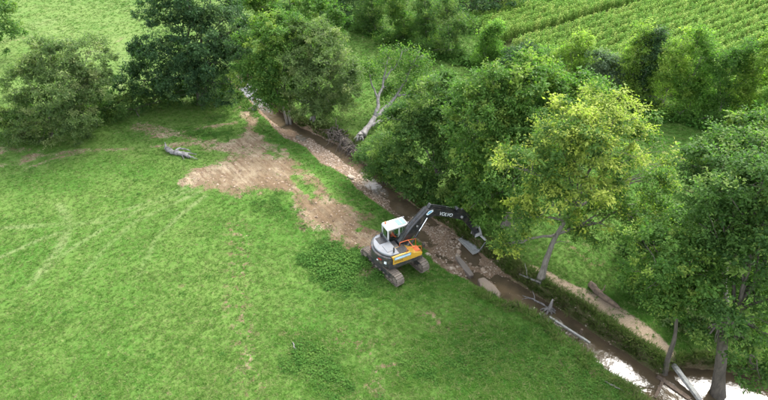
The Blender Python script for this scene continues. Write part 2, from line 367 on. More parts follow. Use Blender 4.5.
# water sheet in the channel
ss = np.arange(S_UP - 5, 40, 0.5); VW = []; FW = []
for k, s in enumerate(ss):
    L, WL, WR, R = (float(v) for v in chan(np.array([s]))[:4]) if False else [float(v[0]) for v in chan(np.array([s]))]
    for j, f in enumerate(np.linspace(0, 1, 7)):
        t = (WL - 0.75) + f * (WR - WL + 1.2); X, Y = xy(s, t); VW.append((X, Y, WATER_Z))
    if k: FW += [((k - 1) * 7 + j, k * 7 + j, k * 7 + j + 1, (k - 1) * 7 + j + 1) for j in range(6)]
def water_mat():
    m, nt, b = new_mat('stream_water'); oc = objcoord(nt)
    b.inputs['Base Color'].default_value = (0.085, 0.056, 0.030, 1); b.inputs['Roughness'].default_value = 0.06
    b.inputs['IOR'].default_value = 1.42; b.inputs['Specular IOR Level'].default_value = 0.5
    n = noise(nt, 2.2, 3, 0.5, oc); n2 = noise(nt, 9.0, 2, 0.5, oc)
    bump(nt, b, math_(nt, 'ADD', n, math_(nt, 'MULTIPLY', n2, 0.10)), 0.6, 0.06)
    nt.links.new(mixc(nt, rng_(nt, noise(nt, 0.8, 4, 0.6, oc), 0.35, 0.7), (0.096, 0.070, 0.042), (0.062, 0.048, 0.030)), b.inputs['Base Color'])
    return m
WV = quick_mesh('stream_water', VW, np.array(FW)[:, ::-1] if False else FW, smooth=True)
water = link('stream', WV, water_mat()); tag(water, 'shallow brown stream water mirroring white sky on the right', 'stream', kind='structure')
# ------------------------------------------------------------------ trees and shrubs
class Tubes:
    def __init__(self): self.V = []; self.F4 = []; self.n = 0
    def add(self, pts, rad, k=6, rough=0.0, rng=None):
        P = np.asarray(pts, float); m = len(P); R = np.asarray(rad, float)
        T = np.gradient(P, axis=0); T /= np.linalg.norm(T, axis=1)[:, None] + 1e-9
        ref = np.where(np.abs(T[:, 2:3]) > 0.9, np.array([[1.0, 0, 0]]), np.array([[0, 0, 1.0]]))
        # parallel frame from the first ring
        A = np.zeros_like(P); a = np.cross(T[0], ref[0]); a /= np.linalg.norm(a)
        for i in range(m):
            a = a - T[i] * (a @ T[i]); a /= np.linalg.norm(a) + 1e-9; A[i] = a
        B = np.cross(T, A); th = np.linspace(0, 2 * math.pi, k, endpoint=False)
        rr = R[:, None] * np.ones(k)[None]
        if rough and rng is not None: rr = rr * (1 + rough * (rng.random((m, k)) - 0.5))
        ring = P[:, None, :] + rr[..., None] * (np.cos(th)[None, :, None] * A[:, None, :] + np.sin(th)[None, :, None] * B[:, None, :])
        self.V.append(ring.reshape(-1, 3)); idx = np.arange(m * k).reshape(m, k) + self.n
        f = np.stack([idx[:-1], np.roll(idx[:-1], -1, 1), np.roll(idx[1:], -1, 1), idx[1:]], -1).reshape(-1, 4)
        self.F4.append(f); self.n += m * k
        # end cap (fan as quads of k=even -> centre vertex tris written as degenerate-free quads)
        self.V.append(P[[0, -1]]); c0, c1 = self.n, self.n + 1; self.n += 2
        self.F3 = getattr(self, 'F3', [])
        self.F3.append(np.stack([np.roll(idx[0], -1), idx[0], np.full(k, c0)], -1)); self.F3.append(np.stack([idx[-1], np.roll(idx[-1], -1), np.full(k, c1)], -1))
    def mesh(self, name): return quick_mesh(name, np.concatenate(self.V), np.concatenate(self.F4), np.concatenate(self.F3), smooth=True)

def curve_pts(a, b, n, sag, rng, wob=0.06):
    a = np.asarray(a, float); b = np.asarray(b, float); t = np.linspace(0, 1, n)[:, None]; d = np.linalg.norm(b - a)
    P = a + (b - a) * t; P[:, 2] += (np.sin(t[:, 0] * math.pi)) * sag * d
    j = (rng.random((n, 3)) - 0.5) * wob * d; j[0] = 0; j[-1] = 0
    return P + j

def leaves_mesh(name, pos, axis_, nor, size, wid, tint, tip, rng):
    """one folded quad for each leaf"""
    n = len(pos); a = axis_ - nor * (axis_ * nor).sum(1)[:, None]; a /= np.linalg.norm(a, axis=1)[:, None] + 1e-9
    b = np.cross(nor, a); s = size[:, None]; w = (size * wid)[:, None]
    V = np.empty((n, 4, 3)); V[:, 0] = pos; V[:, 1] = pos + a * s * 0.45 + b * w * 0.5 + nor * s * 0.08
    V[:, 2] = pos + a * s - nor * s * 0.10; V[:, 3] = pos + a * s * 0.45 - b * w * 0.5 + nor * s * 0.08
    F = np.arange(n * 4).reshape(n, 4)
    return quick_mesh(name, V.reshape(-1, 3), F, face_attr={'tint': tint, 'tip': tip})

def crown_clumps(lobes, n, rng, shell=0.5, lowcut=-0.75):
    vol = np.array([r[0] * r[1] * r[2] for c, r in lobes]) ** 0.62; pick = rng.choice(len(lobes), n, p=vol / vol.sum())
    C = np.array([c for c, r in lobes])[pick]; R = np.array([r for c, r in lobes])[pick]
    d = rng.normal(size=(n, 3)); d /= np.linalg.norm(d, axis=1)[:, None]
    d[:, 2] = np.where(d[:, 2] < lowcut, -d[:, 2], d[:, 2])
    rad = shell + (1 - shell) * rng.random(n) ** 0.6
    rad = rad * (0.74 + 0.50 * rng.random(n) ** 1.5)
    return C + d * R * rad[:, None], d, pick

def tree(name, label, cat, base, lobes, mat, bark, n_clump=300, per=90, leaf=0.26, wid=0.5, clump=0.85, tr=0.28, group=None,
         seed=1, droop=0.0, tipf=0.15, shell=0.58, fork=0.35, lean=None, stems=1, tip_up=0.0, limb_k=0.42, flat=0.5, twig=11, limbs_only=None):
    rng = np.random.default_rng(seed); base = Vector(base); B = np.array(base)
    lobes = [(np.array(c, float), np.array(r, float)) for c, r in lobes]
    n_main = len(lobes)
    for c, r in list(lobes):          # lesser boughs that break the outline
        for _ in range(3):
            d = rng.normal(size=3); d /= np.linalg.norm(d); d[2] = abs(d[2]) if rng.random() < 0.7 else d[2] * 0.5
            lobes.append((c + d * r * rng.uniform(0.85, 1.15), r * rng.uniform(0.24, 0.42) * np.array([1, 1, 0.8])))
    zmin = min(c[2] - r[2] for c, r in lobes); zmax = max(c[2] + r[2] for c, r in lobes)
    cen = np.mean([c for c, r in lobes], axis=0)
    n_clump = int(n_clump * 0.72); per = int(per * 1.38 * (1.12 if leaf < 0.285 else 1.0)); leaf *= 0.84 if leaf < 0.285 else 0.95
    P, O, pick = crown_clumps(lobes, n_clump, rng, shell)
    ok = P[:, 2] > zt(B[0], B[1]) + 0.15; P, O, pick = P[ok], O[ok], pick[ok]; m = len(P)
    # ---- wood
    tb = Tubes(); nodes = []
    tops = []
    for q in range(stems):
        off = np.array([0, 0, 0.0]) if stems == 1 else np.append((rng.random(2) - 0.5) * 1.1 * tr * 4, 0)
        top = np.array([cen[0], cen[1], zmin * 0.25 + cen[2] * 0.75]) + (0 if stems == 1 else (rng.random(3) - 0.5) * np.array([2.2, 2.2, 1.0]))
        st_ = B + off + np.array([0, 0, -0.25])
        if lean is not None and q == 0:
            pts = np.array([st_] + [np.array(l) for l in lean] + [top]); tt = np.linspace(0, len(pts) - 1, 10)
            tp = np.stack([np.interp(tt, np.arange(len(pts)), pts[:, k]) for k in range(3)], 1)
            tp[1:-1] = (tp[:-2] + 2 * tp[1:-1] + tp[2:]) / 4
        else: tp = curve_pts(st_, top, 9, 0.0, rng, 0.05)
        k = np.linspace(0, 1, len(tp)); rad = tr * (1 - 0.68 * k) * (1 if stems == 1 else 0.6); rad[0] *= 1.55; rad[1] *= 1.12
        tb.add(tp, rad, 9, 0.22, rng); tops.append((tp, rad))
        nodes += [(p, r) for p, r in zip(tp[3:], rad[3:])]
    for c, r in lobes[:n_main]:
        tp, rad = tops[rng.integers(len(tops))]
        h = np.clip((c[2] - tp[0, 2]) / max(0.5, tp[-1, 2] - tp[0, 2]), 0, 1)
        i0 = int(np.clip(fork * len(tp) + h * 0.35 * len(tp), 2, len(tp) - 1))
        end = c + (rng.random(3) - 0.5) * r * 0.5 + np.array([0, 0, r[2] * 0.25])
        lp = curve_pts(tp[i0], end, 8, 0.06, rng, 0.07); lr = np.linspace(rad[i0] * 0.75, rad[i0] * limb_k * 0.3 + 0.012, 8)
        tb.add(lp, lr, 6, 0.15, rng); nodes += [(p, q_) for p, q_ in zip(lp[2:], lr[2:])]
        for _ in range(4):     # second-order boughs
            j = rng.integers(3, 8); d = rng.normal(size=3); d /= np.linalg.norm(d); d[2] = abs(d[2]) * 0.8
            bp = curve_pts(lp[j], c + d * r * 0.85, 5, 0.05, rng, 0.1); br = np.linspace(lr[j] * 0.7, 0.014, 5)
            tb.add(bp, br, 5); nodes += [(p, q_) for p, q_ in zip(bp[1:], br[1:])]
    NP = np.array([n_[0] for n_ in nodes])
    for k in range(0, m, 3 if m > 150 else 1):
        dd = NP - P[k]; cost = np.linalg.norm(dd, axis=1) + 0.8 * np.clip(dd[:, 2], 0, None); j = int(np.argmin(cost))
        tb.add(curve_pts(NP[j], P[k] + O[k] * clump * 0.3, 4, 0.03, rng, 0.12), np.linspace(min(0.05, nodes[j][1] * 0.6), 0.008, 4), 4)
    # ---- leaves on twigs in sprays
    K = twig; L = max(2, per // K); n = m * K * L
    ci = np.repeat(np.arange(m), K)
    out = P[ci] - cen; out /= np.linalg.norm(out, axis=1)[:, None] + 1e-9
    td = 0.55 * O[ci] + 0.35 * out + rng.normal(size=(m * K, 3)) * 0.75; td[:, 2] *= flat; td[:, 2] += 0.12 - droop
    td /= np.linalg.norm(td, axis=1)[:, None]
    cs = clump * (0.65 + 0.7 * rng.random(m)); tl = cs[ci] * (0.55 + 0.6 * rng.random(m * K))
    ti = np.repeat(np.arange(m * K), L); u = 0.15 + 0.85 * rng.random(n) ** 0.8
    pos = P[ci][ti] + td[ti] * (tl[ti] * u)[:, None] + rng.normal(size=(n, 3)) * 0.10 * cs[ci][ti][:, None]
    pos[:, 2] -= droop * (u ** 2) * tl[ti] * 0.6
    up = np.array([0, 0, 1.0]); nor = up * 0.75 + 0.35 * out[ti] + rng.normal(size=(n, 3)) * 0.55; nor /= np.linalg.norm(nor, axis=1)[:, None]
    ax = td[ti] + rng.normal(size=(n, 3)) * 0.7
    size = leaf * (0.55 + 0.75 * rng.random(n)) * (0.7 + 0.6 * rng.random(m))[ci][ti]
    ctint = np.clip(rng.normal(0.5, 0.30, m), 0, 1); tint = np.clip(ctint[ci][ti] + rng.normal(0, 0.22, n), 0, 1)
    hrel = np.clip((P[:, 2] - zmin) / (zmax - zmin), 0, 1)
    ctip = (rng.random(m) < tipf * (1 + tip_up * (hrel * 2 - 1))) * (0.45 + 0.55 * rng.random(m))
    tip = np.clip(ctip[ci][ti] * (0.35 + 0.8 * u) + (rng.random(n) < 0.04 + 0.08 * tipf) * 0.6, 0, 1)
    root = empty(name, base); tag(root, label, cat, group)
    wood = tb.mesh('trunk'); wood.transform(Matrix.Translation(-base)); link('trunk', wood, bark, root)
    lm = leaves_mesh('crown', pos - B, ax, nor, size, wid, tint, tip, rng); link('crown', lm, mat, root)
    return root

BARK_GREY = bark_mat('bark_grey', (0.20, 0.18, 0.15), (0.09, 0.078, 0.062))
BARK_DARK = bark_mat('bark_dark', (0.10, 0.085, 0.065), (0.045, 0.038, 0.03))
BARK_PALE = bark_mat('bark_pale', (0.24, 0.225, 0.205), (0.10, 0.09, 0.08), 4)
LEAF_DARK = leaf_mat('leaf_dark_green', (0.033, 0.072, 0.031), (0.069, 0.129, 0.048), (0.119, 0.180, 0.055), 0.36)
LEAF_MID = leaf_mat('leaf_mid_green', (0.050, 0.106, 0.029), (0.107, 0.190, 0.048), (0.196, 0.266, 0.066), 0.46)
LEAF_FRESH = leaf_mat('leaf_fresh_green', (0.056, 0.123, 0.026), (0.119, 0.214, 0.046), (0.232, 0.304, 0.063), 0.46)
LEAF_YELLOW = leaf_mat('leaf_yellow_green', (0.060, 0.123, 0.029), (0.123, 0.204, 0.046), (0.383, 0.418, 0.082), 0.42)
LEAF_OLIVE = leaf_mat('leaf_olive', (0.073, 0.118, 0.041), (0.137, 0.195, 0.068), (0.232, 0.266, 0.109), 0.45)
LEAF_GREY = leaf_mat('leaf_grey_willow', (0.091, 0.138, 0.078), (0.151, 0.209, 0.122), (0.218, 0.266, 0.147), 0.45)

def lob(base_y, specs):
    out = []
    for px, py, dy, r in specs:
        c = at(px, py, base_y + dy); rr = r if isinstance(r, tuple) else (r, r, r * 0.85)
        c.z = max(c.z, rr[2] * 0.7); out.append((tuple(c), rr))
    return out
def on_ground(px, py, z=0.0):
    p = ground(px, py, z); p.z = zt(p.x, p.y); return p

# near bank, left
b = on_ground(-14, 58); tree('broadleaf_tree', 'green tree cut by the upper left corner of the view', 'tree', b, lob(b.y, [(-8, 18, 0, 3.4), (-20, 5, 0, 4.0), (0, 35, -1, 2.6), (-25, 30, 0, 3)]), LEAF_MID, BARK_GREY, 230, 70, 0.32, seed=11)
b = on_ground(52, 136); tree('willow_tree', 'airy olive green tree at the left end of the bramble hedge', 'tree', b,
     lob(b.y, [(86, 58, 0, 2.1), (48, 56, 0.5, 2.0), (66, 84, -0.5, 3.0), (28, 86, 0, 2.4), (96, 86, 0, 1.7), (40, 112, -1, (3.4, 2.6, 2.0)), (75, 112, -1.2, (2.8, 2.4, 1.8)), (30, 128, -0.8, (2.6, 2.0, 1.6)), (60, 130, -1, (2.8, 2.0, 1.6)), (15, 118, 0, (2.0, 2.0, 1.6))]), LEAF_OLIVE, BARK_GREY, 640, 100, 0.24, 0.5, 0.85, 0.2, seed=12, tipf=0.22, stems=3)
b = on_ground(200, 103); tree('dark_tree', 'tall dense dark green tree standing beside the upstream end of the stream', 'tree', b,
     lob(b.y, [(195, 40, 0, 4.2), (208, 2, 0.5, 3.6), (172, 12, 0, 3.0), (222, 60, -1, 3.4), (165, 60, -0.5, 3.2), (143, 82, -1, (2.6, 2.2, 1.8)), (190, 80, -1.5, 3.2), (228, 28, 0, 2.8), (218, 88, -1.2, 2.4), (185, -22, 1, 3)]), LEAF_DARK, BARK_DARK, 820, 100, 0.28, 0.55, 0.9, 0.42, seed=13, tipf=0.10)
b = on_ground(288, 117); tree('ash_tree', 'bright green tree leaning over the stream beside the dark tree', 'tree', b,
     lob(b.y, [(262, 46, 0, 2.5), (285, 34, 0.5, 2.6), (258, 72, -0.5, 2.2), (278, 86, -1, 2.6), (300, 48, 0, 2.2), (268, 100, -1, 1.6)]), LEAF_FRESH, BARK_GREY, 420, 95, 0.27, seed=14, tipf=0.2, stems=2)
b = on_ground(312, 121); tree('alder_tree', 'rounded olive green tree with pale stems on the far stream bank', 'tree', b,
     lob(b.y, [(318, 60, 0, 2.9), (338, 72, 0.3, 2.4), (332, 94, 0, 2.5), (305, 84, -1, 2.8), (344, 90, 0.5, 1.5), (310, 38, 0.6, 2.0), (318, 106, -0.6, 1.6), (338, 108, 0.2, 1.5), (300, 106, -0.8, 1.4), (326, 114, -0.2, 1.0)]), LEAF_OLIVE, BARK_PALE, 560, 100, 0.24, 0.45, 0.85, 0.2, seed=15, tipf=0.25, stems=4)
b = on_ground(295, 62); tree('ash_tree', 'fresh green tree behind the bright tree at the upper edge', 'tree', b, lob(b.y, [(258, 14, 0, 3.2), (288, 4, 0, 3.6), (318, 12, 0, 3.0), (335, 24, -0.5, 1.8), (275, 30, -1, 2.5), (245, 0, 1, 3)]), LEAF_FRESH, BARK_GREY, 380, 80, 0.32, seed=16)
# bramble hedge between the two left trees
b = on_ground(140, 118); hl = []
for px, py, r in [(88, 128, 1.5), (104, 123, 1.4), (120, 119, 1.35), (136, 115, 1.3), (152, 111, 1.3), (168, 108, 1.25), (184, 106, 1.3), (205, 104, 1.3), (225, 101, 1.2), (28, 140, 1.6), (8, 143, 1.2)]:
    p = on_ground(px, py); hl.append(((p.x, p.y + 0.9, p.z + 1.0), (r * 1.45, r * 1.1, r * 1.25)))
tree('bramble_hedge', 'low dense bramble hedge running between the two left trees', 'hedge', b, hl, LEAF_MID, BARK_DARK, 800, 70, 0.20, 0.6, 0.6, 0.07, seed=17, tipf=0.18, stems=1, limb_k=0.3)

# far bank, middle to right
b = on_ground(386, 176); tree('shrub', 'dark leafy shrub overhanging the gravel beside the fallen tree', 'shrub', b, lob(b.y, [(378, 152, 0.5, 1.4), (392, 146, 0.8, 1.5), (382, 168, 0, 1.4), (398, 168, 0, 1.5), (388, 184, -0.3, 1.0), (370, 160, 0.4, 0.9)]), LEAF_MID, BARK_DARK, 210, 90, 0.2, seed=18, tr=0.08, stems=3)
b = on_ground(424, 192); tree('hawthorn_tree', 'wide green tree above the digging bucket beside the fallen tree', 'tree', b,
     lob(b.y, [(405, 124, 1, 1.8), (430, 106, 1.5, 2.4), (456, 122, 0.8, 2.8), (420, 150, -0.2, 2.5), (458, 165, -0.6, 2.6), (398, 160, 0, 1.5), (482, 148, -0.5, 2.3), (440, 190, -0.9, 1.7), (470, 192, -1.0, 1.6), (410, 178, -0.3, 1.5)]), LEAF_MID, BARK_GREY, 760, 100, 0.25, 0.5, 0.85, 0.26, seed=19, tipf=0.24, stems=2)
b = on_ground(505, 226); tree('maple_tree', 'broad green tree standing left of the yellowish tree', 'tree', b,
     lob(b.y, [(532, 88, 3, 2.6), (500, 100, 2, 2.5), (566, 96, 3.5, 2.2), (522, 128, 1, 2.8), (500, 165, 0, 2.6), (592, 98, 4, 1.6), (480, 200, -0.4, 2.0), (512, 205, 0, 1.8), (478, 120, 1, 2.2), (535, 160, 1, 2.2)]), LEAF_FRESH, BARK_GREY, 760, 100, 0.27, 0.55, 0.85, 0.3, seed=20, tipf=0.22, tip_up=0.5)
b = on_ground(541, 279); tree('ash_tree', 'yellowish green tree with open crown on the far stream bank', 'tree', b,
     lob(b.y, [(600, 136, 1.5, 2.5), (562, 145, 1.0, 2.1), (636, 150, 1.6, 1.9), (530, 168, 0.5, 1.8), (580, 178, 0.8, 2.6), (640, 188, 1.5, 2.1), (548, 205, 0.2, 1.9), (602, 222, 0.8, 2.1), (520, 222, 0.0, 1.4), (650, 215, 1.5, 1.5), (618, 120, 1.6, 1.4), (572, 122, 1.4, 1.4), (508, 245, 0.0, 0.9), (664, 175, 1.6, 1.2)]), LEAF_YELLOW, BARK_GREY, 660, 72, 0.25, 0.45, 0.9, 0.27, seed=21, tipf=0.36, tip_up=0.7,
     lean=[at(545, 262, b.y), at(556, 235, b.y + 0.4)], fork=0.45, flat=0.55)
for lab, bx, by, specs, m_, sd, lf in [
    ('leafy dark shrub on the grassy far bank between yellowish tree and big right tree', 662, 252, [(650, 232, 0, 1.5), (672, 225, 0.5, 1.6), (640, 246, -0.3, 1.0), (684, 240, 0, 1.3), (660, 248, -.4, 1.2)], LEAF_MID, 31, 0.24),
    ('low leafy shrub beside the log on the far bank', 646, 292, [(640, 278, 0, 1.1), (660, 282, 0, 1.2), (652, 296, -0.4, 0.8), (632, 290, -0.2, 0.6)], LEAF_FRESH, 32, 0.22),
    ('pale flowering shrub near the far end of the bare path', 690, 322, [(690, 306, 0, 0.8), (702, 318, 0, 0.9), (682, 322, -0.2, 0.6), (714, 330, 0, 0.8)], LEAF_OLIVE, 33, 0.2),
    ('spreading shrub under the branches of the far right trees', 715, 262, [(705, 235, 0.4, 1.5), (724, 246, 0, 1.6), (708, 262, -0.3, 1.3), (738, 270, 0, 1.6), (725, 285, -0.5, 1.3)], LEAF_MID, 34, 0.24)]:
    b = on_ground(bx, by); tree('shrub', lab, 'shrub', b, lob(b.y, specs), m_, BARK_DARK, 170, 80, lf, 0.6, 0.7, 0.06, seed=sd, stems=3, tipf=0.2)
b = Vector((23.5, 26.8, zt(23.5, 26.8))); elm = tree('elm_tree', 'green tree with a bare dead bough at its top near the right edge', 'tree', b,
     lob(b.y, [(736, 152, 0, 1.4), (706, 166, 0, 1.2), (762, 146, 0.5, 1.6), (722, 186, -.5, 1.5), (754, 184, -.5, 1.7), (696, 196, -.5, 0.9), (735, 212, -.5, 1.3), (765, 215, -.5, 1.4), (712, 148, 0.3, 0.7)]), LEAF_MID, BARK_GREY, 360, 95, 0.25, seed=35, tr=0.24, tipf=0.2)
b = on_ground(720, 396, -1.2); b.z = zt(b.x, b.y); tree('oak_tree', 'big thick-trunked tree standing in the water at the right edge', 'tree', b,
     lob(b.y, [(752, 188, 3, 2.2), (722, 222, 3, 1.6), (775, 226, 2, 2.0), (746, 258, 1.5, 1.8), (775, 300, 0.5, 1.6), (752, 326, 0.3, 1.1), (785, 352, 0, 1.4), (800, 190, 3, 2.6), (752, 372, -0.2, 0.8), (706, 338, -0.2, 0.6), (738, 342, -0.5, 0.7), (728, 318, -0.4, 0.8)]), LEAF_MID, BARK_DARK, 520, 80, 0.22, 0.55, 0.75, 0.38, seed=36, tipf=0.14, lean=[at(721, 360, b.y + 0.1), at(724, 318, b.y + 0.3)], fork=0.5)
b = on_ground(664, 375, -1.2); b.z = zt(b.x, b.y); tree('alder_tree', 'slim leaning tree rooted at the water beside the timber beam', 'tree', b,
     lob(b.y, [(682, 262, 1, 1.7), (652, 250, 1.5, 1.4), (644, 280, 1, 1.1), (703, 284, 0.5, 1.3), (682, 304, 0.3, (1.3, 1.3, 0.8)), (716, 262, 1.5, 1.2), (698, 238, 2, 1.4), (660, 300, 0.4, 0.9)]), LEAF_FRESH, BARK_DARK, 330, 80, 0.2, 0.55, 0.7, 0.2, seed=37, tipf=0.25, lean=[at(668, 358, b.y), at(676, 335, b.y + 0.2)], fork=0.5)

rq = np.random.default_rng(8); tq = Tubes(); e0 = np.array(at(718, 172, 26.8))
for k in range(16):
    e1 = np.array(at(700 + 32 * rq.random(), 140 + 14 * rq.random(), 26.8 + rq.normal(0, .3))); tq.add(curve_pts(e0, e1, 7, 0.05, rq, 0.1), np.linspace(0.05, 0.012, 7), 5)
dm_ = tq.mesh('dead_bough'); dm_.transform(Matrix.Translation(-elm.location)); tag(link('dead_bough', dm_, bark_mat('dead_twig_wood', (0.50, 0.47, 0.44), (0.3, 0.28, 0.26)), elm), 'bare grey dead bough')
# hedgerow between the meadow and the crop field
rows = [  # px, py of foot, top py, half width px, leaf, label, name
    (352, 34, -22, 17, LEAF_DARK, 'dark tree at the far left end of the field hedgerow'),
    (378, 42, -14, 18, LEAF_MID, 'mid green tree second from the left end of the field hedgerow'),
    (402, 50, -10, 16, LEAF_FRESH, 'light green tree beside the rounded tree in the field hedgerow'),
    (424, 57, 0, 14, LEAF_MID, 'narrow tree just left of the rounded hedgerow tree'),
    (449, 66, 0, 20, LEAF_MID, 'large rounded bushy tree in the field hedgerow above the fallen tree'),
    (489, 76, 28, 11, LEAF_FRESH, 'small airy tree on a thin stem in front of the crop field'),
    (519, 92, 50, 17, LEAF_DARK, 'low dark thorn bush in the field hedgerow behind the broad tree'),
    (546, 97, 52, 14, LEAF_MID, 'bushy mid green hedgerow tree left of the yellow topped one'),
    (572, 103, 40, 20, LEAF_YELLOW, 'yellow topped tree in the hedgerow below the crop tramline'),
    (597, 110, 58, 18, LEAF_GREY, 'pale grey willow bush in the field hedgerow'),
    (626, 114, 34, 17, LEAF_YELLOW, 'tall yellowish tree left of the dark hedgerow column'),
    (641, 118, 36, 9, LEAF_DARK, 'narrow dark column tree in the field hedgerow'),
    (662, 122, 44, 17, LEAF_YELLOW, 'yellow green hedgerow tree right of the dark column'),
    (690, 127, 40, 18, LEAF_FRESH, 'tall fresh green tree in the middle of the right hedgerow'),
    (716, 133, 52, 16, LEAF_MID, 'green hedgerow tree left of the straw coloured one'),
    (743, 138, 42, 20, LEAF_YELLOW, 'straw tinted tree near the right end of the field hedgerow'),
    (775, 146, 48, 22, LEAF_FRESH, 'fresh green tree at the right edge in the field hedgerow')]
HEDGE = {LEAF_DARK: LEAF_DARK, LEAF_GREY: LEAF_GREY, LEAF_MID: leaf_mat('hedgerow_leaf_mid', (0.066, 0.142, 0.032), (0.123, 0.230, 0.053), (0.213, 0.323, 0.074), 0.55),
    LEAF_FRESH: leaf_mat('hedgerow_leaf_fresh', (0.082, 0.171, 0.034), (0.152, 0.274, 0.055), (0.254, 0.372, 0.079), 0.55), LEAF_YELLOW: leaf_mat('hedgerow_leaf_yellow', (0.115, 0.191, 0.036), (0.205, 0.304, 0.058), (0.361, 0.441, 0.095), 0.55)}
for k, (px, py, tp, hw, m_, lab) in enumerate(rows):
    b = on_ground(px, py - 7); mpp = (b.y * CP + (CAM_H - 4) * SP) / FPX; w = hw * mpp * 1.45; topz = at(px, tp, b.y + 0.8).z; rr = random.Random(k + 3)
    L_ = []
    for q in range(9):
        f = 0.16 + 0.80 * q / 8; ww = w * (0.72 - 0.45 * max(0, f - 0.45)) * rr.uniform(0.62, 1.0)
        L_.append(((b.x + rr.uniform(-.62, .62) * w * (1.1 - 0.55 * f), b.y + 1.2 + rr.uniform(-.7, .9), b.z + topz * f), (ww, ww * 0.75, topz * 0.13 * rr.uniform(0.8, 1.4))))
    L_.append(((b.x, b.y, b.z + 0.7), (w * 1.05, 0.8, 0.9)))
    tree('hedgerow_tree', lab, 'tree', b, L_, (HEDGE[m_] if k > 4 else m_), BARK_GREY, 330, 54, 0.27, 0.45, 0.85, 0.12, group='trees of the hedgerow by the crop field', seed=60 + k, tipf=0.3 if m_ is LEAF_YELLOW else 0.16, tip_up=0.5, stems=2, shell=0.35, droop=-0.12, flat=0.9)
for px, py, s_, lab in [(472, 2, 3.2, 'dark tree beyond the crop field at the upper edge'), (500, -6, 3.0, 'dark rounded tree behind the left corner of the crop field')]:
    b = on_ground(px, py + 22); tree('distant_tree', lab, 'tree', b, lob(b.y, [(px, py, 0, s_), (px - 14, py + 4, 0, s_ * .7), (px + 12, py + 4, 0, s_ * .7), (px, py - 14, 0, s_ * .8)]), LEAF_DARK, BARK_DARK, 130, 60, 0.36, seed=90 + px)
# ------------------------------------------------------------------ uncountable ground cover, crop and gravel
def protos(name, meshes, mat):
    c = bpy.data.collections.new(name)
    for k, me_ in enumerate(meshes):
        me_.materials.append(mat); o = bpy.data.objects.new(f'{name}_{k}', me_); c.objects.link(o)
    return c
def scatter(name, P, rot, sc, coll, label, cat):
    me_ = bpy.data.meshes.new(name); P = np.asarray(P, np.float32)
    me_.vertices.add(len(P)); me_.vertices.foreach_set('co', P.ravel())
    a = me_.attributes.new('rot', 'FLOAT_VECTOR', 'POINT'); a.data.foreach_set('vector', np.asarray(rot, np.float32).ravel())
    a = me_.attributes.new('sc', 'FLOAT_VECTOR', 'POINT'); a.data.foreach_set('vector', np.asarray(sc, np.float32).ravel())
    o = link(name, me_); tag(o, label, cat, kind='stuff')
    ng = bpy.data.node_groups.new(name + '_scatter', 'GeometryNodeTree')
    ng.interface.new_socket('Geometry', in_out='INPUT', socket_type='NodeSocketGeometry'); ng.interface.new_socket('Geometry', in_out='OUTPUT', socket_type='NodeSocketGeometry')
    n = ng.nodes; gi = n.new('NodeGroupInput'); go = n.new('NodeGroupOutput'); ip = n.new('GeometryNodeInstanceOnPoints'); ci = n.new('GeometryNodeCollectionInfo')
    ci.inputs['Collection'].default_value = coll; ci.inputs['Separate Children'].default_value = True; ci.inputs['Reset Children'].default_value = True
    ip.inputs['Pick Instance'].default_value = True
    for at_, so in (('rot', 'Rotation'), ('sc', 'Scale')):
        na = n.new('GeometryNodeInputNamedAttribute'); na.data_type = 'FLOAT_VECTOR'; na.inputs['Name'].default_value = at_; ng.links.new(na.outputs['Attribute'], ip.inputs[so])
    ng.links.new(gi.outputs[0], ip.inputs['Points']); ng.links.new(ci.outputs[0], ip.inputs['Instance']); ng.links.new(ip.outputs[0], go.inputs[0])
    o.modifiers.new('scatter', 'NODES').node_group = ng
    return o
def inst_mat(name, cols, trans=0.25, rough=0.7):
    m, nt, b = new_mat(name); oi = N(nt, 'ShaderNodeObjectInfo').outputs['Random']
    r = N(nt, 'ShaderNodeValToRGB'); nt.links.new(oi, r.inputs[0]); e = r.color_ramp.elements
    e[0].position = 0; e[0].color = (*cols[0], 1); e[1].position = 1; e[1].color = (*cols[-1], 1)
    for k, c in enumerate(cols[1:-1]): q = e.new((k + 1) / (len(cols) - 1)); q.color = (*c, 1)
    nt.links.new(r.outputs[0], b.inputs['Base Color']); b.inputs['Roughness'].default_value = rough; b.inputs['Specular IOR Level'].default_value = 0.08
    if trans:
        tr = N(nt, 'ShaderNodeBsdfTranslucent'); nt.links.new(r.outputs[0], tr.inputs['Color']); mx = N(nt, 'ShaderNodeMixShader'); mx.inputs[0].default_value = trans
        nt.links.new(b.outputs[0], mx.inputs[1]); nt.links.new(tr.outputs[0], mx.inputs[2]); nt.links.new(mx.outputs[0], nt.nodes['Material Output'].inputs['Surface'])
    return m
def tuft_mesh(name, nb, h, spread, w, seed, lean=0.6):
    r = np.random.default_rng(seed); V = []; F = []
    for k in range(nb):
        a = r.random() * 6.283; p = np.array([math.cos(a), math.sin(a), 0]) * spread * r.random(); d = np.array([math.cos(a), math.sin(a), 0]); q = np.array([-d[1], d[0], 0]) * w * 0.5
        hh = h * (0.5 + 0.6 * r.random()); le = lean * hh * (0.3 + r.random()); i_ = len(V)
        V += [p - q, p + q, p + d * le * 0.4 + [0, 0, hh * 0.6] + q * .8, p + d * le * 0.4 + [0, 0, hh * 0.6] - q * .8, p + d * le + [0, 0, hh]]
        F += [(i_, i_ + 1, i_ + 2), (i_, i_ + 2, i_ + 3), (i_ + 3, i_ + 2, i_ + 4)]
    return quick_mesh(name, V, None, F)
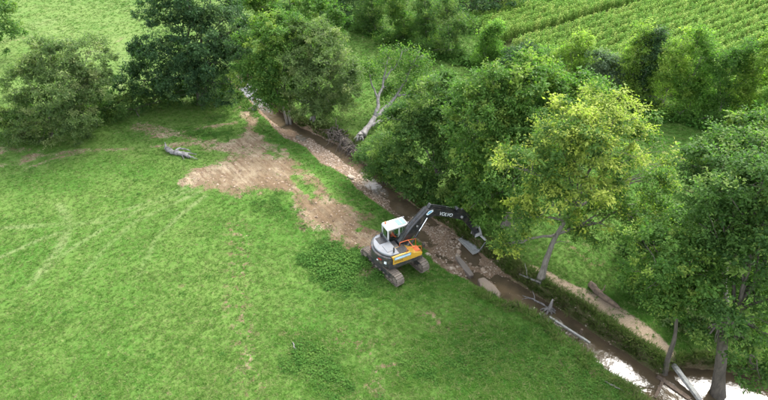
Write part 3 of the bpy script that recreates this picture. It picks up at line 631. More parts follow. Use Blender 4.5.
def weed_mesh(name, nl, h, R, leaf, seed):
    r = np.random.default_rng(seed); n = nl; a = r.random(n) * 6.283; rad = R * np.sqrt(r.random(n)); z = h * (0.15 + 0.85 * r.random(n)) * (1 - 0.55 * (rad / R) ** 2)
    pos = np.stack([np.cos(a) * rad, np.sin(a) * rad, z], 1); ax = np.stack([np.cos(a), np.sin(a), 0.1 * np.ones(n)], 1) + r.normal(size=(n, 3)) * 0.4
    nor = np.array([0, 0, 1.0]) + r.normal(size=(n, 3)) * 0.4; nor /= np.linalg.norm(nor, axis=1)[:, None]
    return leaves_mesh(name, pos, ax, nor, leaf * (0.6 + 0.8 * r.random(n)), 0.5, r.random(n), r.random(n) * 0.2, r)

rg = np.random.default_rng(5)
GRASS = protos('grass_tuft', [tuft_mesh('tuft', 12, 0.13, 0.10, 0.022, 100 + k, 1.0) for k in range(5)], inst_mat('grass_blades', [(0.048, 0.128, 0.015), (0.074, 0.166, 0.022), (0.106, 0.190, 0.034), (0.190, 0.215, 0.080)], 0.3))
LONG = protos('long_grass', [tuft_mesh('long_tuft', 16, 0.42, 0.16, 0.03, 120 + k, 1.1) for k in range(4)], inst_mat('long_grass_blades', [(0.045, 0.095, 0.016), (0.085, 0.150, 0.024), (0.130, 0.165, 0.045), (0.10, 0.085, 0.045)], 0.25))
WEED = protos('weed_plant', [weed_mesh('weed', 46, 0.42, 0.34, 0.17, 140 + k) for k in range(4)], inst_mat('weed_leaves', [(0.042, 0.118, 0.018), (0.072, 0.168, 0.028), (0.105, 0.200, 0.038)], 0.3))

def in_view(x, y, m=25):
    dep = y * CP + CAM_H * SP; px = 384 + x / dep * FPX; py = 200 - (y * SP - CAM_H * CP) / dep * FPX
    return (px > -m) & (px < 768 + m) & (py > -m) & (py < 400 + m)
n = 620000; x = rg.uniform(-74, 70, n); y = 17 + 105 * rg.random(n) ** 1.6
ok = in_view(x, y); x, y = x[ok], y[ok]; mk = masks(x, y)
dens = (1 - mk['dirt']) ** 0.8 * (1 - mk['bed']) * (1 - 0.85 * mk['path']) * (1 - mk['corn']) * (1 - 0.75 * mk['hay']) * (1 - 0.6 * mk['pale']) * (0.35 + 0.65 * fbm(x, y, 0.6, 201, 3) * 1.5)
ok = rg.random(len(x)) < dens; x, y = x[ok], y[ok]; ls = mk['lush_and_shade'][ok]; k = len(x)
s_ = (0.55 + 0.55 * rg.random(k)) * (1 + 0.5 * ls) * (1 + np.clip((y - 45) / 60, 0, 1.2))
scatter('pasture_grass', np.stack([x, y, zt_arr(x, y) - 0.01], 1), np.stack([rg.normal(0, .1, k), rg.normal(0, .1, k), rg.random(k) * 6.28], 1), np.stack([s_ * 1.15, s_ * 1.15, s_ * 0.6], 1), GRASS, 'short grazed grass covering the pasture and meadow', 'grass')

# coarse grass along the banks and under the hedges
n = 26000; s = rg.uniform(-42, 36, n); L, WL, WR, R = chan(s)
side = rg.random(n); t = np.where(side < 0.68, WR + 0.1 + (R + 0.1 - WR) * rg.random(n), L - 0.9 + 1.7 * rg.random(n) ** 1.2)
x, y = xy(s, t); z = zt_arr(x, y); ok = in_view(x, y) & (z > WATER_Z + 0.12) & (rg.random(n) < np.where(side < 0.68, 0.62, 0.35) * (0.25 + 1.2 * fbm(x, y, 0.5, 211))) & ((side < .68) | (s > S_DIG + 3))
x, y, z = x[ok], y[ok], z[ok]; k = len(x); s_ = 0.4 + 0.75 * rg.random(k)
scatter('bank_grass', np.stack([x, y, z - 0.02], 1), np.stack([rg.normal(0, .25, k), rg.normal(0, .25, k), rg.random(k) * 6.28], 1), np.stack([s_, s_, s_ * 0.85], 1), LONG, 'coarse grass hanging down the stream banks', 'grass')

# weed patches
for lab, poly, nn, hs_ in [('dense green nettle patch on the grass beside the excavator tracks', LUSH_AND_SHADE[0], 560, 0.95), ('leafy weed patch growing in the lower middle of the pasture', LUSH_AND_SHADE[1], 420, 0.65),
                      ('small weed patch at the lower edge of the bare soil', LUSH_AND_SHADE[2], 150, 0.8), ('rush clump on the grass below the dark tree', LUSH_AND_SHADE[3], 120, 0.8), ('scattered leafy weeds along the near bank in the lower right', LUSH_AND_SHADE[4], 560, 0.6), ('trampled weeds beside the excavator right track', LUSH_AND_SHADE[5], 110, 0.55)]:
    P = np.array([[p[0], p[1]] for p in poly]); lo, hi = P.min(0), P.max(0); x = rg.uniform(lo[0] - 1, hi[0] + 1, nn * 4); y = rg.uniform(lo[1] - 1, hi[1] + 1, nn * 4)
    sd = poly_sd(poly, x, y) + (fbm(x, y, 0.5, 221) - 0.5) * 5 + (fbm(x, y, 1.7, 223) - 0.5) * 2.5 + rg.normal(0, .35, nn * 4); ok = np.nonzero(sd > 0)[0][:nn]; x, y = x[ok], y[ok]; k = len(x); s_ = hs_ * (0.45 + 0.75 * rg.random(k)) * (0.45 + 0.55 * np.clip(sd[ok] / 1.2, 0, 1))
    scatter('weed_patch', np.stack([x, y, zt_arr(x, y) - 0.02], 1), np.stack([rg.normal(0, .1, k), rg.normal(0, .1, k), rg.random(k) * 6.28], 1), np.stack([s_, s_, s_ * 0.9], 1), WEED, lab, 'weeds')

n = 2600; x = rg.uniform(-40, 16, n); y = rg.uniform(18, 58, n); mk = masks(x, y); ok = in_view(x, y) & (rg.random(n) < sstep(0.45, 0.65, fbm(x, y, 0.22, 227))) & (mk['dirt'] < 0.3) & (mk['bed'] < 0.1); x, y = x[ok], y[ok]; k = len(x); s_ = 0.22 + 0.4 * rg.random(k) ** 2
scatter('pasture_weeds', np.stack([x, y, zt_arr(x, y) - 0.03], 1), np.stack([rg.normal(0, .1, k), rg.normal(0, .1, k), rg.random(k) * 6.28], 1), np.stack([s_ * 1.2, s_ * 1.2, s_ * 0.7], 1), WEED, 'small dock and thistle plants dotted over the pasture', 'weeds')
# rank growth at the foot of the hedgerow and along the far bank
n = 3800; hb = np.array([on_ground(px, py - 7)[:2] for px, py, *_ in rows] + [ground(800, 145)[:2]]); u = rg.random(n) * (len(hb) - 1); k0 = u.astype(int); f = (u - k0)[:, None]
p = hb[k0] * (1 - f) + hb[k0 + 1] * f; x = p[:, 0] + rg.normal(0, .7, n); y = p[:, 1] + 0.3 + rg.normal(0, .9, n); s_ = 0.9 + 1.1 * rg.random(n)
scatter('hedge_bottom_growth', np.stack([x, y, zt_arr(x, y) - 0.03], 1), np.stack([rg.normal(0, .1, n), rg.normal(0, .1, n), rg.random(n) * 6.28], 1), np.stack([s_, s_, s_ * 1.2], 1), WEED, 'tangled undergrowth at the foot of the field hedgerow', 'undergrowth')

# maize
def corn_mesh(name, seed):
    r = np.random.default_rng(seed); V = []; F = []
    def strip(P, W, q):
        i_ = len(V)
        for p, w in zip(P, W): V.append(np.array(p) - q * w); V.append(np.array(p) + q * w)
        for j in range(len(P) - 1): F.append((i_ + 2 * j, i_ + 2 * j + 1, i_ + 2 * j + 3, i_ + 2 * j + 2))
    strip([(0, 0, 0), (0, 0, 1.9)], [0.02, 0.012], np.array([1, 0, 0.0])); strip([(0, 0, 0), (0, 0, 1.9)], [0.02, 0.012], np.array([0, 1.0, 0]))
    for k in range(11):
        h = 0.35 + 1.5 * k / 10; a = k * 3.14159 + r.normal(0, .28); d = np.array([math.cos(a), math.sin(a), 0]); q = np.array([-d[1], d[0], 0]); l = 0.66 * (1.1 - 0.35 * k / 10) * (.8 + .4 * r.random())
        strip([np.array([0, 0, h]), d * l * .35 + [0, 0, h + .28], d * l * .75 + [0, 0, h + .30], d * l * 1.05 + [0, 0, h + .02]], [.025, .05, .045, .006], q)
    for k in range(4):
        a = r.random() * 6.28; strip([np.array([0, 0, 1.9]), np.array([math.cos(a) * .12, math.sin(a) * .12, 2.25])], [.012, .01], np.array([-math.sin(a), math.cos(a), 0]))
    return quick_mesh(name, V, F)
CORN = protos('maize_plant', [corn_mesh('maize', 300 + k) for k in range(4)], inst_mat('maize_leaves', [(0.095, 0.205, 0.030), (0.140, 0.265, 0.042), (0.195, 0.315, 0.055), (0.28, 0.35, 0.085)], 0.4, 0.75))
a0 = ground(540, 43); a1 = ground(668, 3); rd = (a1 - a0).xy.normalized(); rn = Vector((-rd.y, rd.x))
uu = np.arange(-60, 150, 0.13); vv = np.arange(-75, 90, 1.9); UU, VV = np.meshgrid(uu, vv); UU = UU.ravel() + rg.normal(0, .06, UU.size); VV = VV.ravel()
keep = np.abs(VV - 0.2) > 1.0; UU, VV = UU[keep], VV[keep] + rg.normal(0, .22, keep.sum())
x = a0.x + UU * rd.x + VV * rn.x; y = a0.y + UU * rd.y + VV * rn.y
ok = (poly_sd(P_CORN, x, y) > 0.3) & in_view(x, y, 40); x, y = x[ok], y[ok]; k = len(x)
s_ = (0.85 + 0.3 * rg.random(k)) * (0.85 + 0.3 * fbm(x, y, 0.12, 231))
scatter('maize_crop', np.stack([x, y, zt_arr(x, y) - 0.02], 1), np.stack([rg.normal(0, .06, k), rg.normal(0, .06, k), math.atan2(rd.y, rd.x) + rg.normal(0, .3, k)], 1), np.stack([s_, s_, s_], 1), CORN, 'rows of tall green maize filling the field beyond the hedgerow', 'crop')
# ------------------------------------------------------------------ excavator
def bm_obj(name, bm, mat, parent, smooth=False):
    me_ = bpy.data.meshes.new(name); bmesh.ops.recalc_face_normals(bm, faces=bm.faces); bm.to_mesh(me_); bm.free()
    if smooth: me_.polygons.foreach_set('use_smooth', np.ones(len(me_.polygons), bool))
    return link(name, me_, mat, parent)
def bm_prism(poly, y0, y1, bevel=0.0, axis='Y', bm=None, seg=2):
    """polygon in (x,z) swept along y (axis Y) or in (x,y) swept along z (axis Z)"""
    own = bm is None; bm2 = bmesh.new()
    mk = (lambda p, h: (p[0], h, p[1])) if axis == 'Y' else (lambda p, h: (p[0], p[1], h)) if axis == 'Z' else (lambda p, h: (h, p[0], p[1]))
    a = [bm2.verts.new(mk(p, y0)) for p in poly]; b_ = [bm2.verts.new(mk(p, y1)) for p in poly]; n = len(poly)
    bm2.faces.new(a); bm2.faces.new(b_[::-1])
    for i in range(n): bm2.faces.new((a[i], b_[i], b_[(i + 1) % n], a[(i + 1) % n]))
    bmesh.ops.recalc_face_normals(bm2, faces=bm2.faces)
    if bevel: bmesh.ops.bevel(bm2, geom=list(bm2.edges), offset=bevel, segments=seg, affect='EDGES', profile=0.6)
    if own: return bm2
    tmp = bpy.data.meshes.new('tmp'); bm2.to_mesh(tmp); bm2.free(); bm.from_mesh(tmp); bpy.data.meshes.remove(tmp); return bm
def bm_box(x0, x1, y0, y1, z0, z1, bevel=0.0, bm=None):
    return bm_prism([(x0, z0), (x1, z0), (x1, z1), (x0, z1)], y0, y1, bevel, 'Y', bm)
def bm_cyl(p, q, r, k=16, r2=None, bm=None):
    bm = bm or bmesh.new(); p = Vector(p); q = Vector(q); d = q - p
    M = Matrix.Translation((p + q) / 2) @ d.to_track_quat('Z', 'Y').to_matrix().to_4x4()
    bmesh.ops.create_cone(bm, cap_ends=True, segments=k, radius1=r, radius2=r if r2 is None else r2, depth=d.length, matrix=M); return bm
def tube_obj(name, pts, r, mat, parent, k=6):
    t = Tubes(); t.add(np.array(pts, float), np.full(len(pts), r), k); return link(name, t.mesh(name), mat, parent)
def text_mesh(name, s, size, ext=0.004):
    cu = bpy.data.curves.new(name, 'FONT'); cu.body = s; cu.size = size; cu.extrude = ext; cu.align_x = 'CENTER'; cu.align_y = 'CENTER'
    o = bpy.data.objects.new(name, cu); COL.objects.link(o); bpy.context.view_layer.update()
    me_ = bpy.data.meshes.new_from_object(o.evaluated_get(bpy.context.evaluated_depsgraph_get())); bpy.data.objects.remove(o); me_.name = name; me_.materials.clear(); return me_

M_CHAR = worn_mat('charcoal_paint', (0.030, 0.032, 0.035), 0.38, 0.45, sc=1.5)
M_BOOM = worn_mat('boom_charcoal_paint', (0.020, 0.021, 0.024), 0.33, 0.22, sc=1.2)
M_YEL = worn_mat('yellow_paint', (0.56, 0.31, 0.03), 0.38, 0.5, sc=1.6, c2=(0.52, 0.29, 0.03))
M_WHITE = worn_mat('white_cab_paint', (0.52, 0.52, 0.50), 0.4, 0.35, sc=1.4, c2=(0.42, 0.42, 0.40))
M_LGREY = worn_mat('light_grey_hood', (0.17, 0.18, 0.19), 0.42, 0.35, sc=2.0)
M_BLACK = worn_mat('black_rubber', (0.018, 0.018, 0.018), 0.7, 0.3)
M_TRACK = worn_mat('muddy_track_steel', (0.24, 0.205, 0.17), 0.55, 0.7, 0.4, (0.20, 0.145, 0.10), 2.5)
M_STEEL = worn_mat('worn_bucket_steel', (0.42, 0.42, 0.43), 0.5, 0.4, 0.15, (0.16, 0.12, 0.09), 1.8)
M_EDGE = worn_mat('bright_cutting_edge', (0.55, 0.54, 0.52), 0.35, 0.3, 0.6)
M_CHROME = worn_mat('chrome_rod', (0.75, 0.76, 0.78), 0.15, 0.08, 1.0)
M_ORANGE = worn_mat('orange_handrail', (0.75, 0.15, 0.03), 0.45, 0.2)
M_RED = worn_mat('red_lamp', (0.45, 0.02, 0.02), 0.25, 0.1)
M_BLUE = worn_mat('blue_sticker', (0.10, 0.42, 0.70), 0.4, 0.15); M_STK = worn_mat('white_sticker', (0.80, 0.84, 0.86), 0.4, 0.12)
M_LAMP = worn_mat('lamp_lens', (0.22, 0.22, 0.21), 0.15, 0.1)
def glass_mat():
    m, nt, b = new_mat('tinted_cab_glass'); nt.nodes.remove(b)
    tr = N(nt, 'ShaderNodeBsdfTransparent'); tr.inputs[0].default_value = (0.84, 0.92, 0.88, 1); gl = N(nt, 'ShaderNodeBsdfGlossy'); gl.inputs['Roughness'].default_value = 0.03
    mx = N(nt, 'ShaderNodeMixShader'); mx.inputs[0].default_value = 0.07
    nt.links.new(tr.outputs[0], mx.inputs[1]); nt.links.new(gl.outputs[0], mx.inputs[2]); nt.links.new(mx.outputs[0], nt.nodes['Material Output'].inputs['Surface'])
    return m
M_GLASS = glass_mat()

EXC = Vector((0.78, 31.05)); YAW = math.atan2(0.463, 0.886); TRK = math.atan2(-3.5, 2.7)
ez = zt(EXC.x, EXC.y); ez = max(zt(EXC.x + dx * math.cos(TRK) - dy * math.sin(TRK), EXC.y + dx * math.sin(TRK) + dy * math.cos(TRK)) for dx in (-1.5, 0, 1.5) for dy in (-1.2, 1.2)) - 0.05
exc = empty('excavator', (EXC.x, EXC.y, ez), YAW)
tag(exc, 'yellow and charcoal tracked excavator with white cab reaching its bucket into the stream', 'excavator')

# --- undercarriage: own direction, so every part gets the turn relative to the house
UC = Matrix.Rotation(TRK - YAW, 4, 'Z')
def uc(o): o.matrix_local = UC; return o
bm = bm_box(-1.0, 1.0, -0.95, 0.95, 0.50, 0.86, 0.06); uc(bm_obj('undercarriage_frame', bm, M_CHAR, exc))
LEN, RAD = 4.46, 0.44
def track_path(n):
    st_ = LEN - 2 * RAD; per = 2 * st_ + 2 * math.pi * RAD; out = []
    for k in range(n):
        d = per * k / n
        if d < st_: out.append((-st_ / 2 + d, 2 * RAD, 0.0))
        elif d < st_ + math.pi * RAD: a = (d - st_) / RAD; out.append((st_ / 2 + RAD * math.sin(a), RAD + RAD * math.cos(a), -a))
        elif d < 2 * st_ + math.pi * RAD: out.append((st_ / 2 - (d - st_ - math.pi * RAD), 0.0, -math.pi))
        else: a = (d - 2 * st_ - math.pi * RAD) / RAD; out.append((-st_ / 2 - RAD * math.sin(a), RAD - RAD * math.cos(a), -math.pi - a))
    return out
for sy in (1, -1):
    yc = sy * 1.195
    bm = bm_box(-1.75, 1.75, yc - 0.18, yc + 0.18, 0.22, 0.66, 0.05); tf = uc(bm_obj('track_frame', bm, M_CHAR, exc))
    bm = bmesh.new()
    loop = [(x_, z_ * 0.93 + 0.03) for x_, z_, a in track_path(60)]; inn = [(x_ * 0.975, 0.44 + (z_ - 0.44) * 0.86) for x_, z_ in loop]
    vs = [[bm.verts.new((p[0], y_, p[1])) for p in L_] for y_ in (yc - 0.16, yc + 0.16) for L_ in (loop, inn)]
    for i in range(60):
        j = (i + 1) % 60; o0, i0, o1, i1 = vs
        for a_, b_ in ((o0, o1), (i1, i0), (i0, o0), (o1, i1)): bm.faces.new((a_[i], b_[i], b_[j], a_[j]))
    belt = uc(bm_obj('track_chain', bm, M_TRACK, exc))
    bm = bmesh.new()
    for x_, z_, a in track_path(49):
        M = Matrix.Translation((x_, yc, z_)) @ Matrix.Rotation(-a, 4, 'Y')
        for (lx, lz, hx, hz_) in ((0, -0.012, 0.082, 0.014), (-0.055, 0.022, 0.014, 0.03), (0.055, 0.022, 0.014, 0.03)):
            bmesh.ops.create_cube(bm, size=1, matrix=M @ Matrix.Translation((lx, 0, lz)) @ Matrix.Diagonal((hx * 2, 0.60, hz_ * 2, 1)))
    sh = uc(bm_obj('track_shoes', bm, M_TRACK, exc)); sh['kind'] = 'stuff'
    for nm, x_, r_ in (('sprocket', -1.79, 0.36), ('idler_wheel', 1.79, 0.36)):
        bm = bm_cyl((x_, yc - 0.14, 0.44), (x_, yc + 0.14, 0.44), r_, 20); bm_cyl((x_, yc - 0.24, 0.44), (x_, yc + 0.24, 0.44), r_ * 0.55, 16, bm=bm); uc(bm_obj(nm, bm, M_TRACK, exc))
    for k in range(7):
        x_ = -1.35 + 0.45 * k; uc(bm_obj('track_roller', bm_cyl((x_, yc - 0.2, 0.16), (x_, yc + 0.2, 0.16), 0.11, 12), M_TRACK, exc))
bm_obj('slew_ring', bm_cyl((0, 0, 0.86), (0, 0, 1.02), 0.72, 32), M_BLACK, exc)

# --- house. local +X is where the boom points, +Y the operator's left
def arc(r, a0_, a1_, n, cx=0.0): return [(cx + r * math.cos(math.radians(a)), r * math.sin(math.radians(a))) for a in np.linspace(a0_, a1_, n)]
def house_poly(rr, front, hw):
    p = []
    for x_, y_ in arc(rr, 96, 264, 23): p.append((x_, max(-hw, min(hw, y_))))
    return [(front, hw)] + p + [(front, -hw)]
bm_obj('turntable_deck', bm_prism(house_poly(1.70, 1.55, 1.40), 1.02, 1.30, 0.04, 'Z'), M_CHAR, exc)
cw = [(x_, y_) for x_, y_ in arc(1.76, 122, 238, 19)]; inner = [(-0.95, -1.36), (-0.95, 1.36)]
cwo = bm_obj('counterweight', bm_prism([(x_, max(-1.42, min(1.42, y_))) for x_, y_ in cw] + inner, 1.06, 1.98, 0.09, 'Z', seg=3), M_CHAR, exc)
hood = bm_obj('engine_hood', bm_prism([(x_ * 0.93, y_ * 0.93) for x_, y_ in arc(1.70, 128, 232, 13)] + [(-0.30, -1.30), (-0.30, 1.30)], 1.98, 2.14, 0.07, 'Z', seg=3), M_LGREY, exc)
bm_obj('hood_grille', bm_box(-1.12, -0.45, 0.20, 0.95, 2.145, 2.165, 0.008), M_BLACK, hood)
for k in range(7): bm_obj('grille_slat', bm_box(-1.08 + k * 0.09, -1.05 + k * 0.09, 0.24, 0.91, 2.166, 2.185), M_CHAR, hood)
bm_obj('hood_hatch', bm_box(-1.05, -0.42, -0.85, -0.05, 2.142, 2.172, 0.012), M_LGREY, hood)
bm_obj('exhaust_stack', bm_cyl((-0.62, -1.02, 2.1), (-0.62, -1.02, 2.55), 0.06, 14), M_BLACK, exc)
bm_obj('air_intake', bm_cyl((-0.55, 1.05, 2.1), (-0.55, 1.05, 2.38), 0.11, 14), M_BLACK, exc)
# right side: yellow storage body with stepped front
rp = [(-0.94, 1.30), (1.50, 1.30), (1.55, 1.62), (0.85, 1.78), (0.50, 2.02), (-0.30, 2.06), (-0.94, 2.04)]
side = bm_obj('right_side_body', bm_prism(rp, -1.42, -0.52, 0.05), M_YEL, exc)
bm_obj('side_panel_top', bm_box(-0.92, 0.45, -1.30, -0.60, 2.045, 2.085, 0.012), M_BLACK, side)
for x0, x1 in ((-0.90, -0.05), (0.0, 0.72), (0.77, 1.40)): bm_obj('service_door', bm_box(x0, x1, -1.438, -1.40, 1.36, 1.98 if x1 < 0.5 else 1.70 if x1 < 1 else 1.56, 0.01), M_YEL, side)
st_o = bm_obj('sticker', bm_box(-0.78, 0.55, -1.452, -1.436, 1.74, 1.96), M_BLUE, side)
bm_obj('sticker_stripe', bm_box(-0.74, 0.50, -1.458, -1.450, 1.80, 1.90), M_STK, st_o)
tm = text_mesh('model_lettering', 'ECR235', 0.20); o = link('model_lettering', tm, M_BLACK, side, (-0.45, -1.447, 1.58), (math.radians(90), 0, 0))
bm_obj('side_skirt', bm_prism([(-1.2, 1.02), (1.52, 1.02), (1.52, 1.36), (1.15, 1.36), (1.0, 1.22), (-0.1, 1.22), (-0.25, 1.36), (-1.2, 1.36)], -1.452, -1.36, 0.015), M_CHAR, side)
# left side: body under and behind the cab
lb = bm_obj('left_side_body', bm_prism([(-0.94, 1.30), (-0.36, 1.30), (-0.36, 2.06), (-0.94, 2.04)], 0.40, 1.42, 0.05), M_CHAR, exc)
bm_obj('left_panel', bm_box(-0.90, -0.40, 1.40, 1.44, 1.38, 1.98, 0.01), M_CHAR, lb)
# centre pieces: hydraulic covers, boom cradle
bm_obj('centre_cover', bm_box(-0.94, 0.15, -0.52, 0.36, 1.30, 1.96, 0.05), M_CHAR, exc)
for y_ in (-0.48, 0.26): bm_obj('boom_bracket', bm_prism([(-0.05, 1.30), (0.95, 1.30), (0.62, 2.0), (0.25, 2.05)], y_, y_ + 0.08, 0.012), M_CHAR, exc)
# rear lamps, stickers
for y_ in (0.72, -0.72):
    a = math.asin(y_ / 1.76); x_ = -1.76 * math.cos(a)
    bm = bm_box(-0.03, 0.03, -0.16, 0.16, -0.055, 0.055, 0.01); lo_ = bm_obj('rear_lamp', bm, M_RED, cwo); lo_.location = (x_ + 0.01, y_, 1.66); lo_.rotation_euler = (0, 0, -a)
for y_, m_, w_, h_, z_ in ((1.22, M_STK, 0.22, 0.26, 1.45), (-1.12, M_STK, 0.09, 0.22, 1.50), (-0.52, M_STK, 0.07, 0.10, 1.48)):
    a = math.asin(y_ / 1.76); bm = bm_box(-0.015, 0.015, -w_, w_, -h_ / 2, h_ / 2); q = bm_obj('sticker', bm, m_, cwo); q.location = (-1.765 * math.cos(a), y_, z_); q.rotation_euler = (0, 0, -a)
# --- cab
CX0, CX1, CY0, CY1, CZ0, CZ1 = -0.34, 1.50, 0.42, 1.40, 1.16, 2.98
cab = bm_obj('cab', bm_prism([(CX0, CZ0), (CX1 - 0.05, CZ0), (CX1, CZ0 + 0.32), (CX0, CZ0 + 0.32)], CY0, CY1, 0.03), M_WHITE, exc)
for x_, y_ in ((CX0 + .05, CY0 + .05), (CX0 + .05, CY1 - .05), (0.62, CY1 - .05), (0.62, CY0 + .05)): bm_obj('cab_pillar', bm_box(x_ - .05, x_ + .05, y_ - .05, y_ + .05, CZ0 + .30, CZ1 - .08, 0.012), M_WHITE, cab)
for y_ in (CY0 + .05, CY1 - .05): bm_obj('cab_pillar', bm_prism([(CX1 - .08, CZ0 + .3), (CX1, CZ0 + .3), (CX1 - .12, CZ1 - .08), (CX1 - .2, CZ1 - .08)], y_ - .045, y_ + .045, 0.01), M_WHITE, cab)
roof = bm_obj('cab_roof', bm_prism([(CX0 - .04, CZ1 - .1), (CX1 - .06, CZ1 - .1), (CX1 - .12, CZ1 + .02), (CX0 + .06, CZ1 + .04)], CY0 - .03, CY1 + .03, 0.045, seg=3), M_WHITE, cab)
rh = bm_obj('roof_hatch', bm_box(0.62, 1.28, CY0 + .14, CY1 - .14, CZ1 + .012, CZ1 + .05, 0.012), worn_mat('green_tinted_hatch', (0.16, 0.33, 0.27), 0.12, 0.1), roof)
bm_obj('hatch_bar', bm_box(0.92, 0.97, CY0 + .14, CY1 - .14, CZ1 + .05, CZ1 + .065), M_WHITE, rh)
for nm, (x0, x1, y0, y1, z0, z1) in {'rear_window': (CX0 + .03, CX0 + .045, CY0 + .1, CY1 - .1, CZ0 + .62, CZ1 - .1), 'side_window': (0.67, 1.38, CY1 - .04, CY1 - .025, CZ0 + .34, CZ1 - .1), 'door_window': (CX0 + .1, 0.57, CY1 - .04, CY1 - .025, CZ0 + .34, CZ1 - .1),
        'right_window': (CX0 + .1, 1.38, CY0 + .02, CY0 + .035, CZ0 + .34, CZ1 - .1)}.items(): bm_obj(nm, bm_box(x0, x1, y0, y1, z0, z1), M_GLASS, cab)
bm_obj('windscreen', bm_prism([(CX1 - .06, CZ0 + .32), (CX1 - .045, CZ0 + .32), (CX1 - .165, CZ1 - .1), (CX1 - .18, CZ1 - .1)], CY0 + .09, CY1 - .09), M_GLASS, cab)
bm_obj('rear_panel', bm_box(CX0 + .02, CX0 + .05, CY0 + .06, CY1 - .06, CZ0 + .3, CZ0 + .64), M_WHITE, cab)
bm_obj('cab_floor', bm_box(CX0 + .06, CX1 - .1, CY0 + .06, CY1 - .06, CZ0 + .325, CZ0 + .345), M_BLACK, cab)
seat = bm_obj('seat', bm_box(0.0, 0.5, 0.66, 1.16, CZ0 + .50, CZ0 + .62, 0.04), M_BLACK, cab); bm_obj('seat_backrest', bm_box(-0.10, 0.02, 0.68, 1.14, CZ0 + .6, CZ0 + 1.15, 0.04), M_BLACK, seat)
bm_obj('seat_base', bm_box(0.08, 0.42, 0.74, 1.08, CZ0 + .34, CZ0 + .51), M_CHAR, seat)
for y_ in (0.56, 1.26): bm_obj('control_console', bm_box(0.1, 0.55, y_ - .07, y_ + .07, CZ0 + .55, CZ0 + .78, 0.02), M_CHAR, cab); bm_obj('joystick', bm_cyl((0.48, y_, CZ0 + .77), (0.5, y_, CZ0 + .95), 0.02, 8), M_BLACK, cab)
bm_obj('door_handle', bm_box(0.44, 0.54, CY1 - .01, CY1 + .03, CZ0 + .5, CZ0 + .54), M_BLACK, cab)
for y_ in (CY0 + .12, CY1 - .12): bm_obj('work_lamp', bm_box(CX1 - .12, CX1 - .04, y_ - .07, y_ + .07, CZ1 - .02, CZ1 + .09, 0.01), M_LAMP, roof)
bm_obj('beacon', bm_cyl((CX0 + .2, CY1 - .2, CZ1 + .03), (CX0 + .2, CY1 - .2, CZ1 + .2), 0.06, 12), M_ORANGE, roof)
mr = tube_obj('mirror_arm', [(1.48, -1.30, 1.62), (1.62, -1.36, 1.9), (1.62, -1.36, 2.15)], 0.016, M_BLACK, exc); bm_obj('mirror', bm_box(1.58, 1.66, -1.48, -1.24, 2.0, 2.32, 0.015), M_BLACK, mr)
# handrails
tube_obj('handrail', [(1.45, -0.60, 1.66), (1.40, -0.60, 2.32), (0.70, -0.60, 2.42), (0.10, -0.60, 2.42), (0.05, -0.60, 2.06)], 0.024, M_ORANGE, exc)
tube_obj('handrail', [(1.50, -1.34, 1.62), (1.45, -1.34, 2.16), (0.80, -1.34, 2.32), (0.30, -1.34, 2.36), (0.26, -1.34, 2.05)], 0.024, M_ORANGE, exc)
tube_obj('handrail', [(0.80, -1.34, 2.32), (0.78, -0.98, 2.36), (0.78, -0.60, 2.41)], 0.022, M_ORANGE, exc)
bm_obj('step_plate', bm_box(0.95, 1.46, -1.26, -0.66, 1.70, 1.735, 0.008), M_ORANGE, exc)
tube_obj('handrail', [(-0.40, 1.36, 2.05), (-0.40, 1.36, 2.40), (-0.85, 1.30, 2.40), (-0.85, 1.30, 2.05)], 0.02, M_BLACK, exc)

# --- boom, stick, bucket (profiles in the x-z plane)
BY = -0.06
def cyl_ram(p, q, rb, parent, y_):
    p = Vector((p[0], y_, p[1])); q = Vector((q[0], y_, q[1])); mid = p.lerp(q, 0.58)
    a = bm_obj('cylinder_barrel', bm_cyl(p, mid, rb, 14), M_BOOM, parent); bm_obj('cylinder_rod', bm_cyl(mid, q, rb * 0.55, 12), M_CHROME, a)
boom = bm_obj('boom', bm_prism([(0.28, 1.72), (0.62, 1.62), (1.75, 2.72), (2.62, 3.52), (3.10, 3.60), (4.25, 3.10), (5.55, 2.42), (5.78, 2.60), (5.62, 2.88), (4.35, 3.66), (3.05, 4.30), (2.55, 4.32), (1.35, 3.30), (0.25, 2.02)], BY - 0.26, BY + 0.26, 0.03), M_BOOM, exc)
for y_ in (-0.36, 0.36): cyl_ram((0.92, 1.45), (2.45, 3.72), 0.085, boom, BY + y_)
cyl_ram((2.85, 4.52), (5.25, 3.42), 0.085, boom, BY)
bm_obj('boom_lug', bm_prism([(2.6, 4.28), (3.1, 4.26), (2.9, 4.62), (2.8, 4.62)], BY - 0.16, BY + 0.16, 0.01), M_BOOM, boom)
bm_obj('boom_sticker', bm_prism([(2.38, 3.98), (2.52, 3.86), (3.00, 4.06), (2.96, 4.22), (2.62, 4.22)], BY - 0.272, BY - 0.258), M_STK, boom)
bm_obj('sticker', bm_prism([(2.48, 4.02), (2.56, 3.95), (2.90, 4.09), (2.86, 4.15), (2.66, 4.15)], BY - 0.278, BY - 0.270), M_BLUE, boom)
tm = text_mesh('lettering', 'VOLVO', 0.40)
for sgn in (-1, 1):
    o = link('lettering', tm, M_STK, boom); ang = math.atan2(2.95 - 3.75, 5.0 - 3.4)
    R_ = Matrix.Rotation(math.radians(90), 4, 'X')
    if sgn < 0: o.matrix_local = Matrix.Translation((4.15, BY - 0.262, 3.37)) @ Matrix.Rotation(-ang, 4, 'Y') @ R_
    else: o.matrix_local = Matrix.Translation((4.15, BY + 0.262, 3.37)) @ Matrix.Rotation(-ang, 4, 'Y') @ Matrix.Rotation(math.pi, 4, 'Z') @ R_
